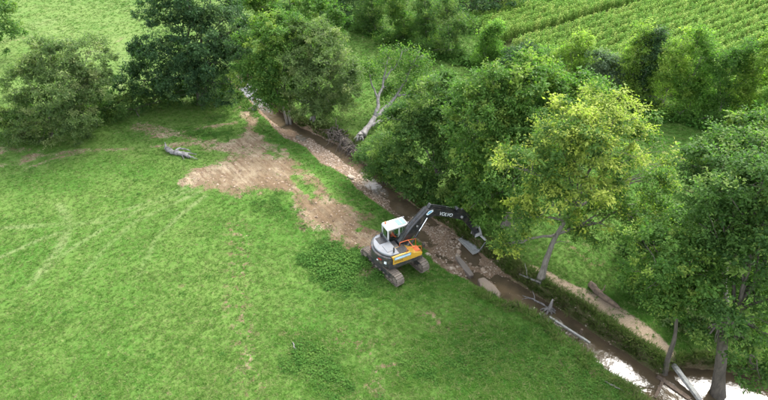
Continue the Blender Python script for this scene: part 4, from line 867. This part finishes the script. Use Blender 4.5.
for y_ in (-0.2, 0.2): tube_obj('hydraulic_hose', [(0.3, BY + y_, 2.1), (0.9, BY + y_, 3.05), (1.6, BY + y_ * .8, 3.72), (2.4, BY + y_ * .7, 4.40), (3.1, BY + y_ * .7, 4.38), (4.3, BY + y_ * .7, 3.76), (5.3, BY + y_ * .7, 3.14)], 0.028, M_BLACK, boom)
bm_obj('boom_lamp', bm_box(1.58, 1.70, BY - 0.37, BY - 0.27, 3.16, 3.28, 0.012), M_LAMP, boom)
bm_obj('boom_pin', bm_cyl((5.60, BY - 0.34, 2.66), (5.60, BY + 0.34, 2.66), 0.10, 16), M_STEEL, boom)
stick = bm_obj('stick', bm_prism([(5.10, 3.42), (5.32, 3.50), (5.85, 3.02), (6.30, 2.35), (7.38, 0.62), (7.42, 0.42), (7.22, 0.36), (7.08, 0.50), (5.85, 2.18), (5.48, 2.40), (5.36, 2.70)], BY - 0.19, BY + 0.19, 0.02), M_BOOM, exc)
cyl_ram((5.75, 3.18), (7.30, 1.30), 0.07, stick, BY)
link_ = bm_obj('bucket_link', bm_prism([(7.22, 1.38), (7.38, 1.36), (7.72, 0.44), (7.60, 0.36)], BY - 0.27, BY - 0.20, 0.01), M_STEEL, stick)
bm_obj('bucket_link', bm_prism([(7.22, 1.38), (7.38, 1.36), (7.72, 0.44), (7.60, 0.36)], BY + 0.20, BY + 0.27, 0.01), M_STEEL, stick)
bm_obj('quick_coupler', bm_prism([(7.10, 0.46), (7.75, 0.52), (7.82, 0.22), (7.12, 0.12)], BY - 0.22, BY + 0.22, 0.03), M_BOOM, stick)
# grading bucket: curved shell, side plates, lip
HWB = 1.02
prof = [(6.66, -0.82), (6.98, -0.84), (7.30, -0.80), (7.58, -0.68), (7.78, -0.48), (7.88, -0.24), (7.88, -0.02), (7.76, 0.14), (7.52, 0.20)]
bm = bmesh.new(); th = 0.045
inn = []
for i, p in enumerate(prof):
    a = Vector(prof[max(0, i - 1)]); c = Vector(prof[min(len(prof) - 1, i + 1)]); d = (c - a).normalized(); inn.append((p[0] - d.y * th, p[1] + d.x * th))
vs = [[bm.verts.new((p[0], BY + y_, p[1])) for p in L_] for y_ in (-HWB, HWB) for L_ in (prof, inn)]
for i in range(len(prof) - 1):
    for a_, b_ in ((vs[0], vs[2]), (vs[3], vs[1]), (vs[1], vs[0]), (vs[2], vs[3])): bm.faces.new((a_[i], b_[i], b_[i + 1], a_[i + 1]))
for i in (0, len(prof) - 1): bm.faces.new((vs[0][i], vs[1][i], vs[3][i], vs[2][i]))
bucket = bm_obj('bucket', bm, M_STEEL, exc)
for sgn in (-1, 1): bm_obj('side_plate', bm_prism(prof[:-2] + [(7.55, -0.02), (7.15, -0.55)], BY + sgn * HWB, BY + sgn * (HWB + 0.04)), M_STEEL, bucket)
bm_obj('cutting_edge', bm_prism([(6.46, -0.85), (6.46, -0.80), (6.84, -0.775), (6.84, -0.87)], BY - HWB - 0.05, BY + HWB + 0.05, 0.008), M_EDGE, bucket)
for y_ in (-0.30, 0.24): bm_obj('bucket_ear', bm_prism([(7.12, 0.10), (7.80, 0.14), (7.70, 0.48), (7.18, 0.42)], BY + y_, BY + y_ + 0.06, 0.01), M_STEEL, bucket)
for y_ in (-0.62, 0.62): bm_obj('stiffener_rib', bm_prism([(7.82, -0.48), (7.93, -0.24), (7.93, 0.0), (7.80, 0.18), (7.75, 0.145), (7.875, -0.02), (7.875, -0.24), (7.775, -0.48)], BY + y_ - 0.03, BY + y_ + 0.03), M_STEEL, bucket)

# --- operator on the seat: one skinned body, jacket and trousers as its clothing
def skin_mesh(name, verts, edges, radii, mat, parent, sub=1):
    me_ = bpy.data.meshes.new(name); me_.from_pydata(verts, edges, []); me_.update(); o = link(name, me_, mat, parent)
    bpy.context.view_layer.objects.active = o; o.modifiers.new('skin', 'SKIN'); sv = me_.skin_vertices[0].data
    for k, r_ in enumerate(radii): sv[k].radius = r_ if isinstance(r_, tuple) else (r_, r_)
    sv[0].use_root = True; ms = o.modifiers.new('sub', 'SUBSURF'); ms.levels = sub; ms.render_levels = sub
    dg_ = bpy.context.evaluated_depsgraph_get(); m2 = bpy.data.meshes.new_from_object(o.evaluated_get(dg_)); o.modifiers.clear(); o.data = m2; m2.name = name
    if not m2.materials: m2.materials.append(mat)
    m2.polygons.foreach_set('use_smooth', np.ones(len(m2.polygons), bool)); return o
HR = exc.matrix_basis @ Vector((0.22, 0.91, CZ0 + 0.62))
person = empty('person', HR, YAW); tag(person, 'person in orange jacket sitting in the excavator cab at the controls', 'person')
M_SKIN = worn_mat('skin', (0.50, 0.30, 0.21), 0.5, 0.0); M_JACKET = worn_mat('orange_jacket', (0.80, 0.10, 0.03), 0.7, 0.12, c2=(0.70, 0.08, 0.025)); M_TROUSER = worn_mat('navy_trousers', (0.03, 0.035, 0.05), 0.8, 0.2); M_HAIR = worn_mat('dark_hair', (0.05, 0.035, 0.025), 0.6, 0.0)
V_ = [(0, 0, 0.09), (-0.02, 0, 0.30), (0.0, 0, 0.50), (0.02, 0, 0.58), (0.04, 0, 0.66), (0.05, 0, 0.76)]; E_ = [(0, 1), (1, 2), (2, 3), (3, 4), (4, 5)]; R_ = [(0.11, 0.10), (0.12, 0.10), (0.14, 0.09), 0.055, (0.085, 0.075), (0.08, 0.07)]
for sg in (1, -1):
    k = len(V_); V_ += [(0.0, sg * 0.17, 0.48), (0.10, sg * 0.26, 0.26), (0.28, sg * 0.33, 0.20), (0.34, sg * 0.335, 0.205)]; E_ += [(2, k), (k, k + 1), (k + 1, k + 2), (k + 2, k + 3)]; R_ += [0.055, 0.044, 0.03, 0.034]
    for f in range(4): q = len(V_); V_ += [(0.385, sg * (0.315 + 0.014 * f), 0.215 - 0.004 * f), (0.405, sg * (0.315 + 0.014 * f), 0.185)]; E_ += [(k + 3, q), (q, q + 1)]; R_ += [0.009, 0.008]
    q = len(V_); V_ += [(0.345, sg * 0.295, 0.225), (0.375, sg * 0.285, 0.225)]; E_ += [(k + 3, q), (q, q + 1)]; R_ += [0.011, 0.009]
    k = len(V_); V_ += [(0.04, sg * 0.10, 0.08), (0.42, sg * 0.13, 0.10), (0.50, sg * 0.13, -0.20), (0.62, sg * 0.13, -0.25)]; E_ += [(0, k), (k, k + 1), (k + 1, k + 2), (k + 2, k + 3)]; R_ += [0.085, 0.06, 0.045, 0.04]
skin_mesh('body', V_, E_, R_, M_SKIN, person)
jv = [(0, 0, 0.06), (-0.02, 0, 0.30), (0.0, 0, 0.49), (0.015, 0, 0.55)]; je = [(0, 1), (1, 2), (2, 3)]; jr = [(0.15, 0.13), (0.155, 0.125), (0.16, 0.11), 0.08]
for sg in (1, -1): k = len(jv); jv += [(0, sg * 0.18, 0.485), (0.10, sg * 0.265, 0.26), (0.25, sg * 0.325, 0.205)]; je += [(2, k), (k, k + 1), (k + 1, k + 2)]; jr += [0.078, 0.062, 0.05]
skin_mesh('jacket', jv, je, jr, M_JACKET, person)
jv = [(0, 0, 0.07)]; je = []; jr = [(0.12, 0.11)]
for sg in (1, -1): k = len(jv); jv += [(0.05, sg * 0.10, 0.085), (0.42, sg * 0.13, 0.10), (0.50, sg * 0.13, -0.17)]; je += [(0, k), (k, k + 1), (k + 1, k + 2)]; jr += [0.098, 0.074, 0.062]
skin_mesh('trousers', jv, je, jr, M_TROUSER, person)
bm = bmesh.new(); bmesh.ops.create_icosphere(bm, subdivisions=3, radius=0.098, matrix=Matrix.Translation((0.035, 0, 0.755)) @ Matrix.Diagonal((1.08, 0.9, 1.0, 1)))
bmesh.ops.delete(bm, geom=[v for v in bm.verts if v.co.x > 0.085 and v.co.z < 0.80 or v.co.z < 0.70], context='VERTS'); bm_obj('hair', bm, M_HAIR, person, True)
for nm, pts, r_ in (('nose', (0.128, 0, 0.715), 0.014), ('eye', (0.115, 0.03, 0.735), 0.011), ('eye', (0.115, -0.03, 0.735), 0.011), ('ear', (0.04, 0.085, 0.72), 0.02), ('ear', (0.04, -0.085, 0.72), 0.02), ('mouth', (0.118, 0, 0.68), 0.014)):
    bm = bmesh.new(); bmesh.ops.create_icosphere(bm, subdivisions=1, radius=r_, matrix=Matrix.Translation(pts)); bm_obj(nm, bm, M_HAIR if nm == 'eye' else M_RED if nm == 'mouth' else M_SKIN, person, True)
# ------------------------------------------------------------------ stones, slabs, logs, fallen tree, timbers
rg = np.random.default_rng(17)
def rock_mesh(name, seed, sub=2, rough=0.35, flat=0.6):
    r = np.random.default_rng(seed); bm = bmesh.new(); bmesh.ops.create_icosphere(bm, subdivisions=sub, radius=0.5)
    ns = [(r.normal(size=3), r.random() * 0.5 + 0.1) for _ in range(9)]
    for v in bm.verts:
        d = v.co.normalized(); k = 1.0
        for n_, c_ in ns:
            q = d.dot(Vector(n_).normalized())
            if q > 0.55: k = min(k, 0.62 + (1 - q) * rough * 1.4 + c_ * 0.25)
        v.co = d * 0.5 * k * (1 + rough * 0.3 * (r.random() - 0.5)); v.co.z *= flat
    me_ = bpy.data.meshes.new(name); bm.to_mesh(me_); bm.free(); return me_
def stone_mat(name, cols):
    m, nt, b = new_mat(name); oc = objcoord(nt); oi = N(nt, 'ShaderNodeObjectInfo').outputs['Random']; r = N(nt, 'ShaderNodeValToRGB'); nt.links.new(oi, r.inputs[0]); e = r.color_ramp.elements
    e[0].color = (*cols[0], 1); e[1].color = (*cols[-1], 1)
    for k, c in enumerate(cols[1:-1]): q = e.new((k + 1) / (len(cols) - 1)); q.color = (*c, 1)
    f = noise(nt, 7, 6, 0.7, oc); nt.links.new(mixc(nt, rng_(nt, f, 0.4, 0.75, 0, 0.6), r.outputs[0], (0.15, 0.105, 0.07)), b.inputs['Base Color']); b.inputs['Roughness'].default_value = 0.85; bump(nt, b, f, 0.5, 0.03); return m
M_STONE = stone_mat('field_stone', [(0.14, 0.095, 0.06), (0.21, 0.15, 0.10), (0.29, 0.22, 0.155), (0.43, 0.36, 0.285)])
ROCKS = [rock_mesh('stone', 400 + k) for k in range(7)]
PEB = protos('pebble', [rock_mesh('pebble', 420 + k, 1) for k in range(5)], M_STONE)
for m_ in ROCKS: m_.materials.append(M_STONE)
# larger stones one by one
def big_stone(p, s_, lab, grp, sink=0.25):
    o = link('stone', ROCKS[rg.integers(len(ROCKS))]); o.location = (p[0], p[1], zt(p[0], p[1]) + s_ * (0.30 - sink) * 0.6); o.scale = (s_ * rg.uniform(.8, 1.3), s_ * rg.uniform(.7, 1.1), s_ * rg.uniform(.7, 1.1)); o.rotation_euler = (rg.normal(0, .25), rg.normal(0, .25), rg.random() * 6.28)
    tag(o, lab, 'stone', grp)
def spots(poly, z, n):
    P = np.array([ground(a, b_, z)[:2] for a, b_ in poly]); lo, hi = P.min(0), P.max(0); out = []
    while len(out) < n:
        x_, y_ = rg.uniform(lo, hi)
        if poly_sd(P, np.array([x_]), np.array([y_]))[0] > 0: out.append((x_, y_))
    return out
for p in spots([(433, 228), (448, 226), (478, 262), (470, 270), (452, 258)], -1.0, 34): big_stone(p, rg.uniform(0.18, 0.48), 'pale rubble stone in the dug stream bed left of the bucket', 'rubble stones in the dug bed')
for p in spots([(440, 262), (452, 262), (462, 272), (450, 272)], -0.6, 10): big_stone(p, rg.uniform(0.2, 0.42), 'pale rubble stone at the edge of the grass below the excavator arm', 'rubble stones on the near bank')
for p in spots([(306, 141), (330, 147), (372, 190), (398, 214), (384, 214), (350, 186), (326, 162)], -1.0, 60): big_stone(p, rg.uniform(0.15, 0.38), 'pale stone on the gravel beach upstream of the excavator', 'stones on the gravel beach')
for p in spots([(345, 150), (366, 165), (400, 196), (420, 215), (398, 206), (366, 182)], -1.1, 45): big_stone(p, rg.uniform(0.15, 0.42), 'stone in the loose rubble along the far edge of the water', 'stones along the far water edge')
big_stone(ground(428, 249)[:2], 0.55, 'big white rock on the grass edge beside the right track', None)
big_stone(ground(351, 181, -1.0)[:2], 0.85, 'white boulder in the shallow water on the gravel beach', None, 0.1)
big_stone(ground(483, 273, -1.2)[:2], 0.5, 'single pale rock under the lip of the bucket', None)
# gravel too small to pick apart
n = 30000; s = rg.uniform(-30, 26, n); L, WL, WR, R = chan(s); t = L + 0.3 + (R - L - 0.5) * rg.random(n); x, y = xy(s, t); z = zt_arr(x, y)
w = 0.25 + 0.5 * np.exp(-((s - S_DIG + 2) / 5.0) ** 2) + 1.0 * sstep(-16, -12, s) * (1 - sstep(-3, 3, s)); w *= np.clip(fbm(x, y, 0.9, 301) * 2 - 0.45, 0, 1.4); w *= np.where(s > S_DIG + 5, 0.5, 1)
ok = (rg.random(n) < w) & (z > WATER_Z - 0.06) & in_view(x, y); x, y, z = x[ok], y[ok], z[ok]; k = len(x); s_ = 0.07 + 0.17 * rg.random(k) ** 2.2
scatter('stream_gravel', np.stack([x, y, z], 1), np.stack([rg.normal(0, .3, k), rg.normal(0, .3, k), rg.random(k) * 6.28], 1), np.stack([s_ * 1.2, s_, s_], 1), PEB, 'gravel and small rubble lying in the stream bed', 'gravel')
# clods on the bare soil
M_CLOD = stone_mat('soil_clod', [(0.13, 0.085, 0.052), (0.19, 0.13, 0.082), (0.26, 0.19, 0.125), (0.33, 0.255, 0.175)])
CLOD = protos('soil_clod', [rock_mesh('clod', 440 + k, 1, 0.5) for k in range(4)], M_CLOD)
n = 26000; x = rg.uniform(-24, 4, n); y = rg.uniform(27, 60, n); mk = masks(x, y); ok = rg.random(n) < (mk['dirt'] > 0.75) * 0.6 * (0.15 + 0.9 * fbm(x, y, 0.7, 311)); x, y = x[ok], y[ok]; k = len(x); s_ = 0.06 + 0.24 * rg.random(k) ** 3
scatter('soil_clods', np.stack([x, y, zt_arr(x, y)], 1), np.stack([rg.normal(0, .3, k), rg.normal(0, .3, k), rg.random(k) * 6.28], 1), np.stack([s_ * 1.2, s_, s_ * 0.8], 1), CLOD, 'crumbled soil clods on the bare ground', 'soil')

# ---- wood
M_WOODG = bark_mat('weathered_wood', (0.27, 0.25, 0.23), (0.10, 0.09, 0.08), 5)
M_DRIFT = bark_mat('bleached_log_wood', (0.27, 0.26, 0.25), (0.045, 0.04, 0.037), 2.6)
M_WOODB = bark_mat('brown_log_wood', (0.15, 0.105, 0.07), (0.06, 0.042, 0.03), 5)
M_ROOT = bark_mat('root_plate_soil', (0.14, 0.115, 0.09), (0.06, 0.048, 0.038), 4)
M_TIMBER = bark_mat('sawn_grey_timber', (0.34, 0.34, 0.31), (0.18, 0.17, 0.15), 4)
def log(name, label, cat, pts, rad, mat, k=10, stubs=(), rough=0.3, seed=3):
    """pts world; parts: log, knots / broken branch stubs"""
    r = np.random.default_rng(seed); base = Vector(pts[0]); root = empty(name, base); tag(root, label, cat)
    P = np.array(pts); tt = np.linspace(0, len(P) - 1, max(10, len(P) * 3)); Q = np.stack([np.interp(tt, np.arange(len(P)), P[:, j]) for j in range(3)], 1); Q[1:-1] += r.normal(0, 0.02, (len(Q) - 2, 3)); RR = np.interp(tt, np.arange(len(P)), rad)
    t_ = Tubes(); t_.add(Q - np.array(base), RR, k, rough, r); link('log_stem', t_.mesh('log_stem'), mat, root)
    for a, b_, r0, r1 in stubs:
        t_ = Tubes(); t_.add(curve_pts(np.array(a) - np.array(base), np.array(b_) - np.array(base), 6, 0.05, r, 0.08), np.linspace(r0, r1, 6), 7, 0.25, r); link('branch_stub', t_.mesh('branch_stub'), mat, root)
    return root
def gz(px, py, dz=0.0, z=0.0):
    p = ground(px, py, z); return (p.x, p.y, zt(p.x, p.y) + dz)
a, b_, c_, d_ = gz(167, 150.5, 0.26), gz(174, 154, 0.22), gz(182, 155, 0.22), gz(190, 158, 0.16)
log('bleached_log', 'bleached grey white log lying alone on the grass left of the bare soil', 'log', [a, b_, c_, d_], [0.24, 0.20, 0.21, 0.13], M_DRIFT, k=14, stubs=[(b_, gz(181, 151.5, 0.40), 0.14, 0.10), (gz(181, 151.5, 0.40), gz(191, 153.5, 0.30), 0.11, 0.04), (c_, gz(197, 155.5, 0.20), 0.13, 0.03), (a, gz(166, 147.5, 0.62), 0.12, 0.04), (d_, gz(198, 160, 0.08), 0.09, 0.02), (c_, gz(184, 160, 0.05), 0.08, 0.02)], rough=0.9)
log('fallen_log', 'dark brown log lying on the grass of the far bank beside the bare path', 'log', [gz(589, 286.5, 0.22), gz(598, 295, 0.20), (gz(606, 301.5, 0.2)), gz(619, 309.5, 0.14)], [0.24, 0.23, 0.20, 0.10], M_WOODB, stubs=[(gz(600, 296, .25), gz(604, 291, .55), 0.07, 0.02)], rough=0.35)
log('dead_branch', 'thin bare stick lying on the near grass bank in the lower right', 'branch', [gz(603, 381, 0.06), gz(614, 387, 0.08), gz(624, 392, 0.04)], [0.05, 0.045, 0.02], M_WOODG, 6)
log('dead_branch', 'small pale twig on the grass beside the lower weed patch', 'branch', [gz(293, 344, 0.05), gz(296, 352, 0.10), gz(295, 361, 0.04)], [0.035, 0.03, 0.012], M_WOODG, 6)
# post and rail washed across the water
pa, pb = ground(549, 317, -0.35), ground(590, 343, -0.6)
def beam(name, label, cat, A, B, w, h, mat, post=None):
    A, B = Vector(A), Vector(B); root = empty(name, (A.x, A.y, min(A.z, B.z) - h)); tag(root, label, cat, kind='thing'); d = (B - A); q = d.to_track_quat('X', 'Z').to_matrix().to_4x4()
    bm = bm_box(0, d.length, -w / 2, w / 2, -h / 2, h / 2, 0.012); o = bm_obj('timber', bm, mat, root); o.matrix_local = Matrix.Translation(A - root.location) @ q
    if post:
        bm = bm_box(-.06, .06, -.06, .06, 0, post[1], 0.012); o = bm_obj('post', bm, M_WOODB, root); o.location = Vector(post[0]) - root.location; o.rotation_euler = (0.06, -0.05, 0.4)
    return root
pp = ground(578, 341, -1.5); beam('timber_rail', 'pale timber rail with a dark post spanning the edge of the stream', 'rail', pa, pb, 0.14, 0.14, M_TIMBER, ((pp.x, pp.y, -1.75), 1.55))
beam('timber_beam', 'long pale timber beam lying across the water behind the slim leaning tree', 'beam', ground(673, 364, -0.45), ground(700, 400, -0.9), 0.26, 0.22, M_TIMBER)
beam('sunken_plank', 'brown plank half sunk in the bright water left of the slim tree', 'plank', ground(657, 376, -0.98), ground(690, 399, -1.0), 0.30, 0.10, M_WOODB)
beam('sunken_plank', 'short brown plank crossing the bright water near the lower edge', 'plank', ground(664, 378, -0.98), ground(655, 398, -1.0), 0.18, 0.10, M_WOODB)
# pale clay slabs along the near side of the bed
def slab(label, pix, z, th_, mat, name='clay_slab', cat='slab'):
    P = [ground(a_, b2, z) for a_, b2 in pix]; c = sum(P, Vector()) / len(P); root_z = zt(c.x, c.y); bm = bmesh.new(); r = random.Random(int(c.x * 100))
    lo_ = [bm.verts.new((p.x - c.x, p.y - c.y, -th_)) for p in P]; hi_ = [bm.verts.new((p.x - c.x, p.y - c.y, r.uniform(-.04, .04))) for p in P]
    bm.faces.new(lo_[::-1]); bm.faces.new(hi_)
    for i in range(len(P)): bm.faces.new((lo_[i], lo_[(i + 1) % len(P)], hi_[(i + 1) % len(P)], hi_[i]))
    bmesh.ops.bevel(bm, geom=list(bm.edges), offset=0.05, segments=2, affect='EDGES'); bmesh.ops.subdivide_edges(bm, edges=bm.edges[:], cuts=1, use_grid_fill=True)
    for v in bm.verts: v.co += Vector((r.uniform(-.03, .03), r.uniform(-.03, .03), r.uniform(-.025, .025)))
    o = bm_obj(name, bm, mat, None); o.location = (c.x, c.y, z); tag(o, label, cat, kind='thing')
M_SLAB = worn_mat('pale_clay', (0.20, 0.155, 0.115), 0.8, 0.5, sc=1.2)
slab('long pale slab lying along the near edge of the dug stream bed', [(478, 278), (484, 277), (493, 284), (501, 292), (499, 297), (488, 292), (480, 285)], -0.55, 0.7, M_SLAB)
slab('narrow grey slab between the rubble and the near bank', [(455, 256), (460, 256), (468, 266), (474, 274), (470, 276), (462, 267)], -0.72, 0.5, worn_mat('wet_grey_clay', (0.19, 0.16, 0.135), 0.5, 0.4, sc=1.2))

# ---- uprooted pale tree on the far bank
bp = on_ground(362, 139); B0 = np.array([bp.x, bp.y, bp.z + 0.45]); root = empty('fallen_tree', bp); tag(root, 'uprooted tree with pale bare trunk and sparse leaves leaning away from the stream', 'tree')
tb = Tubes(); r = np.random.default_rng(77)
def px3(px, py, Y): return np.array(at(px, py, Y))
T1 = [B0, px3(369, 126, bp.y + 1.4), px3(375, 117, bp.y + 2.5)]
def smooth_path(P, n=10):
    P = np.array(P); tt = np.linspace(0, len(P) - 1, n); Q = np.stack([np.interp(tt, np.arange(len(P)), P[:, j]) for j in range(3)], 1)
    for _ in range(2): Q[1:-1] = (Q[:-2] + 2 * Q[1:-1] + Q[2:]) / 4
    return Q
tb.add(smooth_path(T1), np.array([.46, .38, .34, .32, .30, .28, .27, .26, .25, .24]), 10, 0.35, r)
ends = []
def bough(P, r0, r1, n=10):
    Q = smooth_path(P, n); Q[1:-1] += r.normal(0, .06, (n - 2, 3)); tb.add(Q, np.linspace(r0, r1, n), 7, 0.15, r); ends.extend([(q, rr_) for q, rr_ in zip(Q[3:], np.linspace(r0, r1, n)[3:])])
J = T1[-1]
bough([J, px3(378, 100, bp.y + 4), px3(384, 80, bp.y + 6), px3(388, 58, bp.y + 8)], 0.24, 0.04)
bough([J, px3(385, 108, bp.y + 4), px3(398, 96, bp.y + 5.5), px3(408, 74, bp.y + 7.5), px3(418, 56, bp.y + 8.5)], 0.27, 0.04)
for k in range(9):
    a_ = r.normal(0, .5, 3); e_ = B0 + np.array([-0.5 + a_[0], -0.75 + a_[1] * .6, -0.1 + a_[2]]); tb.add(curve_pts(B0, e_, 5, 0.1, r, 0.15), np.linspace(.22, .03, 5), 6, .2, r)
bough([T1[1], px3(384, 119, bp.y + 2.5), px3(399, 116, bp.y + 3)], 0.20, 0.09)
bough([px3(398, 96, bp.y + 5.5), px3(412, 92, bp.y + 6), px3(424, 80, bp.y + 7)], 0.14, 0.03)
bough([px3(378, 100, bp.y + 4), px3(372, 84, bp.y + 5), px3(368, 68, bp.y + 6)], 0.12, 0.03)
bough([px3(384, 80, bp.y + 6), px3(396, 66, bp.y + 7), px3(402, 52, bp.y + 8)], 0.11, 0.03)
bough([px3(363, 146, bp.y - 0.6), px3(376, 141, bp.y + 0.2), px3(384, 134, bp.y + 0.8)], 0.30, 0.22)
EN = np.array([e[0] for e in ends]); lob_ = [(px3(388, 62, bp.y + 8), 1.5), (px3(404, 60, bp.y + 8), 1.6), (px3(420, 62, bp.y + 8.3), 1.5), (px3(424, 84, bp.y + 7), 1.4), (px3(404, 84, bp.y + 7), 1.5), (px3(370, 70, bp.y + 6), 1.0), (px3(412, 104, bp.y + 5), 1.2), (px3(386, 92, bp.y + 6), 1.1)]
P_ = []
for c, q in lob_:
    for _ in range(22):
        d = r.normal(size=3); d /= np.linalg.norm(d); P_.append(c + d * q * r.random() ** .4)
P_ = np.array(P_)
for p in P_:
    j = int(np.argmin(np.linalg.norm(EN - p, axis=1))); tb.add(curve_pts(EN[j], p, 5, 0.04, r, 0.12), np.linspace(min(.05, ends[j][1] * .7), .012, 5), 4)
wood = tb.mesh('trunk'); wood.transform(Matrix.Translation(-bp)); link('trunk', wood, BARK_PALE, root)
n_ = len(P_) * 52; ci = np.repeat(np.arange(len(P_)), 52); pos = P_[ci] + r.normal(size=(n_, 3)) * 0.36; nor = np.array([0, 0, .8]) + r.normal(size=(n_, 3)) * .55; nor /= np.linalg.norm(nor, axis=1)[:, None]
link('crown', leaves_mesh('crown', pos - np.array(bp), r.normal(size=(n_, 3)), nor, 0.22 * (.7 + .6 * r.random(n_)), 0.55, r.random(n_), (r.random(n_) < .15) * .7, r), LEAF_FRESH, root)
# its torn root plate, a slab of roots and soil along the bank edge
rp_ = Tubes()
rc0, rc1 = np.array(ground(331, 130, -0.1)), np.array(ground(366, 158, -0.5))
for k in range(420):
    u = r.random(); c = rc0 + (rc1 - rc0) * u + r.normal(0, .2, 3) + np.array([0, 0.1, 0.15 * math.sin(u * 9)]); d = np.array([r.normal(0.1, .6), -0.35 + r.normal(0, .5), -0.55 + r.normal(0, .65)]); l = 0.4 + r.random() * 0.9
    rp_.add(curve_pts(c, c + d * l, 5, 0.1, r, 0.28), np.linspace(0.035 + .06 * r.random(), 0.010, 5), 4)
rm = rp_.mesh('root_plate'); rm.transform(Matrix.Translation(-bp)); o = link('root_plate', rm, M_ROOT, root); o['kind'] = 'stuff'
bm = bmesh.new(); bmesh.ops.create_icosphere(bm, subdivisions=4, radius=1.0); dv_ = Vector(rc1 - rc0); mid_ = Vector((rc0 + rc1) / 2) + Vector((0.1, 0.25, -0.25))
for v in bm.verts:
    c = v.co.copy(); k = 1 + 0.55 * (float(fbm(np.array([c.x * 2 + c.z]), np.array([c.y * 2 - c.z]), 2.2, 401, 4)[0]) - 0.5); v.co = Vector((c.x * dv_.length * 0.55, c.y * 0.42, c.z * 0.55)) * k
bmesh.ops.transform(bm, matrix=Matrix.Translation(mid_ - bp) @ dv_.to_track_quat('X', 'Z').to_matrix().to_4x4(), verts=bm.verts); bm_obj('root_soil', bm, M_ROOT, root)
# ---- stump with torn roots between the dug bed and the bright water
sp_ = Vector(gz(549, 310, 0.0, -1.0)); sr = empty('tree_stump', sp_); tag(sr, 'dead grey stump with splayed roots at the upstream end of the timber rail', 'stump')
t_ = Tubes(); t_.add(np.array([[0, 0, -.3], [0.02, 0, .2], [0.05, .03, .6], [.1, .05, 1.25]]), [0.30, .2, .12, .05], 9, .4, r); link('stump_stem', t_.mesh('stump_stem'), M_WOODG, sr)
for k in range(13):
    a_ = k / 13 * 6.28 + r.normal(0, .2); l = r.uniform(.6, 1.2); t_ = Tubes(); t_.add(curve_pts([.05 * math.cos(a_), .05 * math.sin(a_), .28 + .2 * r.random()], [l * math.cos(a_), l * math.sin(a_), -.35 + .15 * r.random()], 6, .14, r, .12), np.linspace(.085, .02, 6), 6, .2, r); link('root', t_.mesh('root'), M_WOODG, sr)
log('driftwood_branch', 'crooked grey driftwood branch stranded in the muddy pool above the stump', 'branch', [gz(522, 297, .12, -1.2), gz(531, 301, .28, -1.2), gz(541, 306, .32, -1.2), gz(546, 309, .3, -1.2)], [.04, .07, .08, .06], M_WOODG, 7, stubs=[(gz(534, 302, .3, -1.2), gz(531, 297, .6, -1.2), .04, .015), (gz(528, 300, .2, -1.2), gz(521, 301, .15, -1.2), .035, .012)])
log('driftwood_branch', 'grey dead bough on the far bank below the yellowish tree', 'branch', [gz(520, 270, .15), gz(531, 277, .25), gz(541, 283, .2)], [.05, .08, .09], M_WOODG, 7, stubs=[(gz(528, 275, .25), gz(524, 268, .5), .04, .012)])
# pale stump shapes added to stand in for bright water glimpses upstream
for px, py, lab in [(252, 92, 'pale added shape standing in for glinting water upstream beside the dark tree'), (254, 109, 'pale added shape standing in for glinting water at the upstream end of the near bank')]:
    q = Vector(gz(px, py, .1)); sr = empty('water_glint_shape', q); tag(sr, lab, 'stump'); t_ = Tubes(); t_.add(np.array([[0, 0, -.2], [.1, .05, .3], [.35, .1, .6]]), [.3, .22, .12], 9, .5, r); link('stump_stem', t_.mesh('stump_stem'), M_DRIFT, sr)
    for k in range(6):
        a_ = r.random() * 6.28; t_ = Tubes(); t_.add(curve_pts([0, 0, .2], [.7 * math.cos(a_), .7 * math.sin(a_), .25 * r.random()], 5, .1, r, .12), np.linspace(.1, .03, 5), 6, .2, r); link('root', t_.mesh('root'), M_WOODB if k % 2 else M_DRIFT, sr)
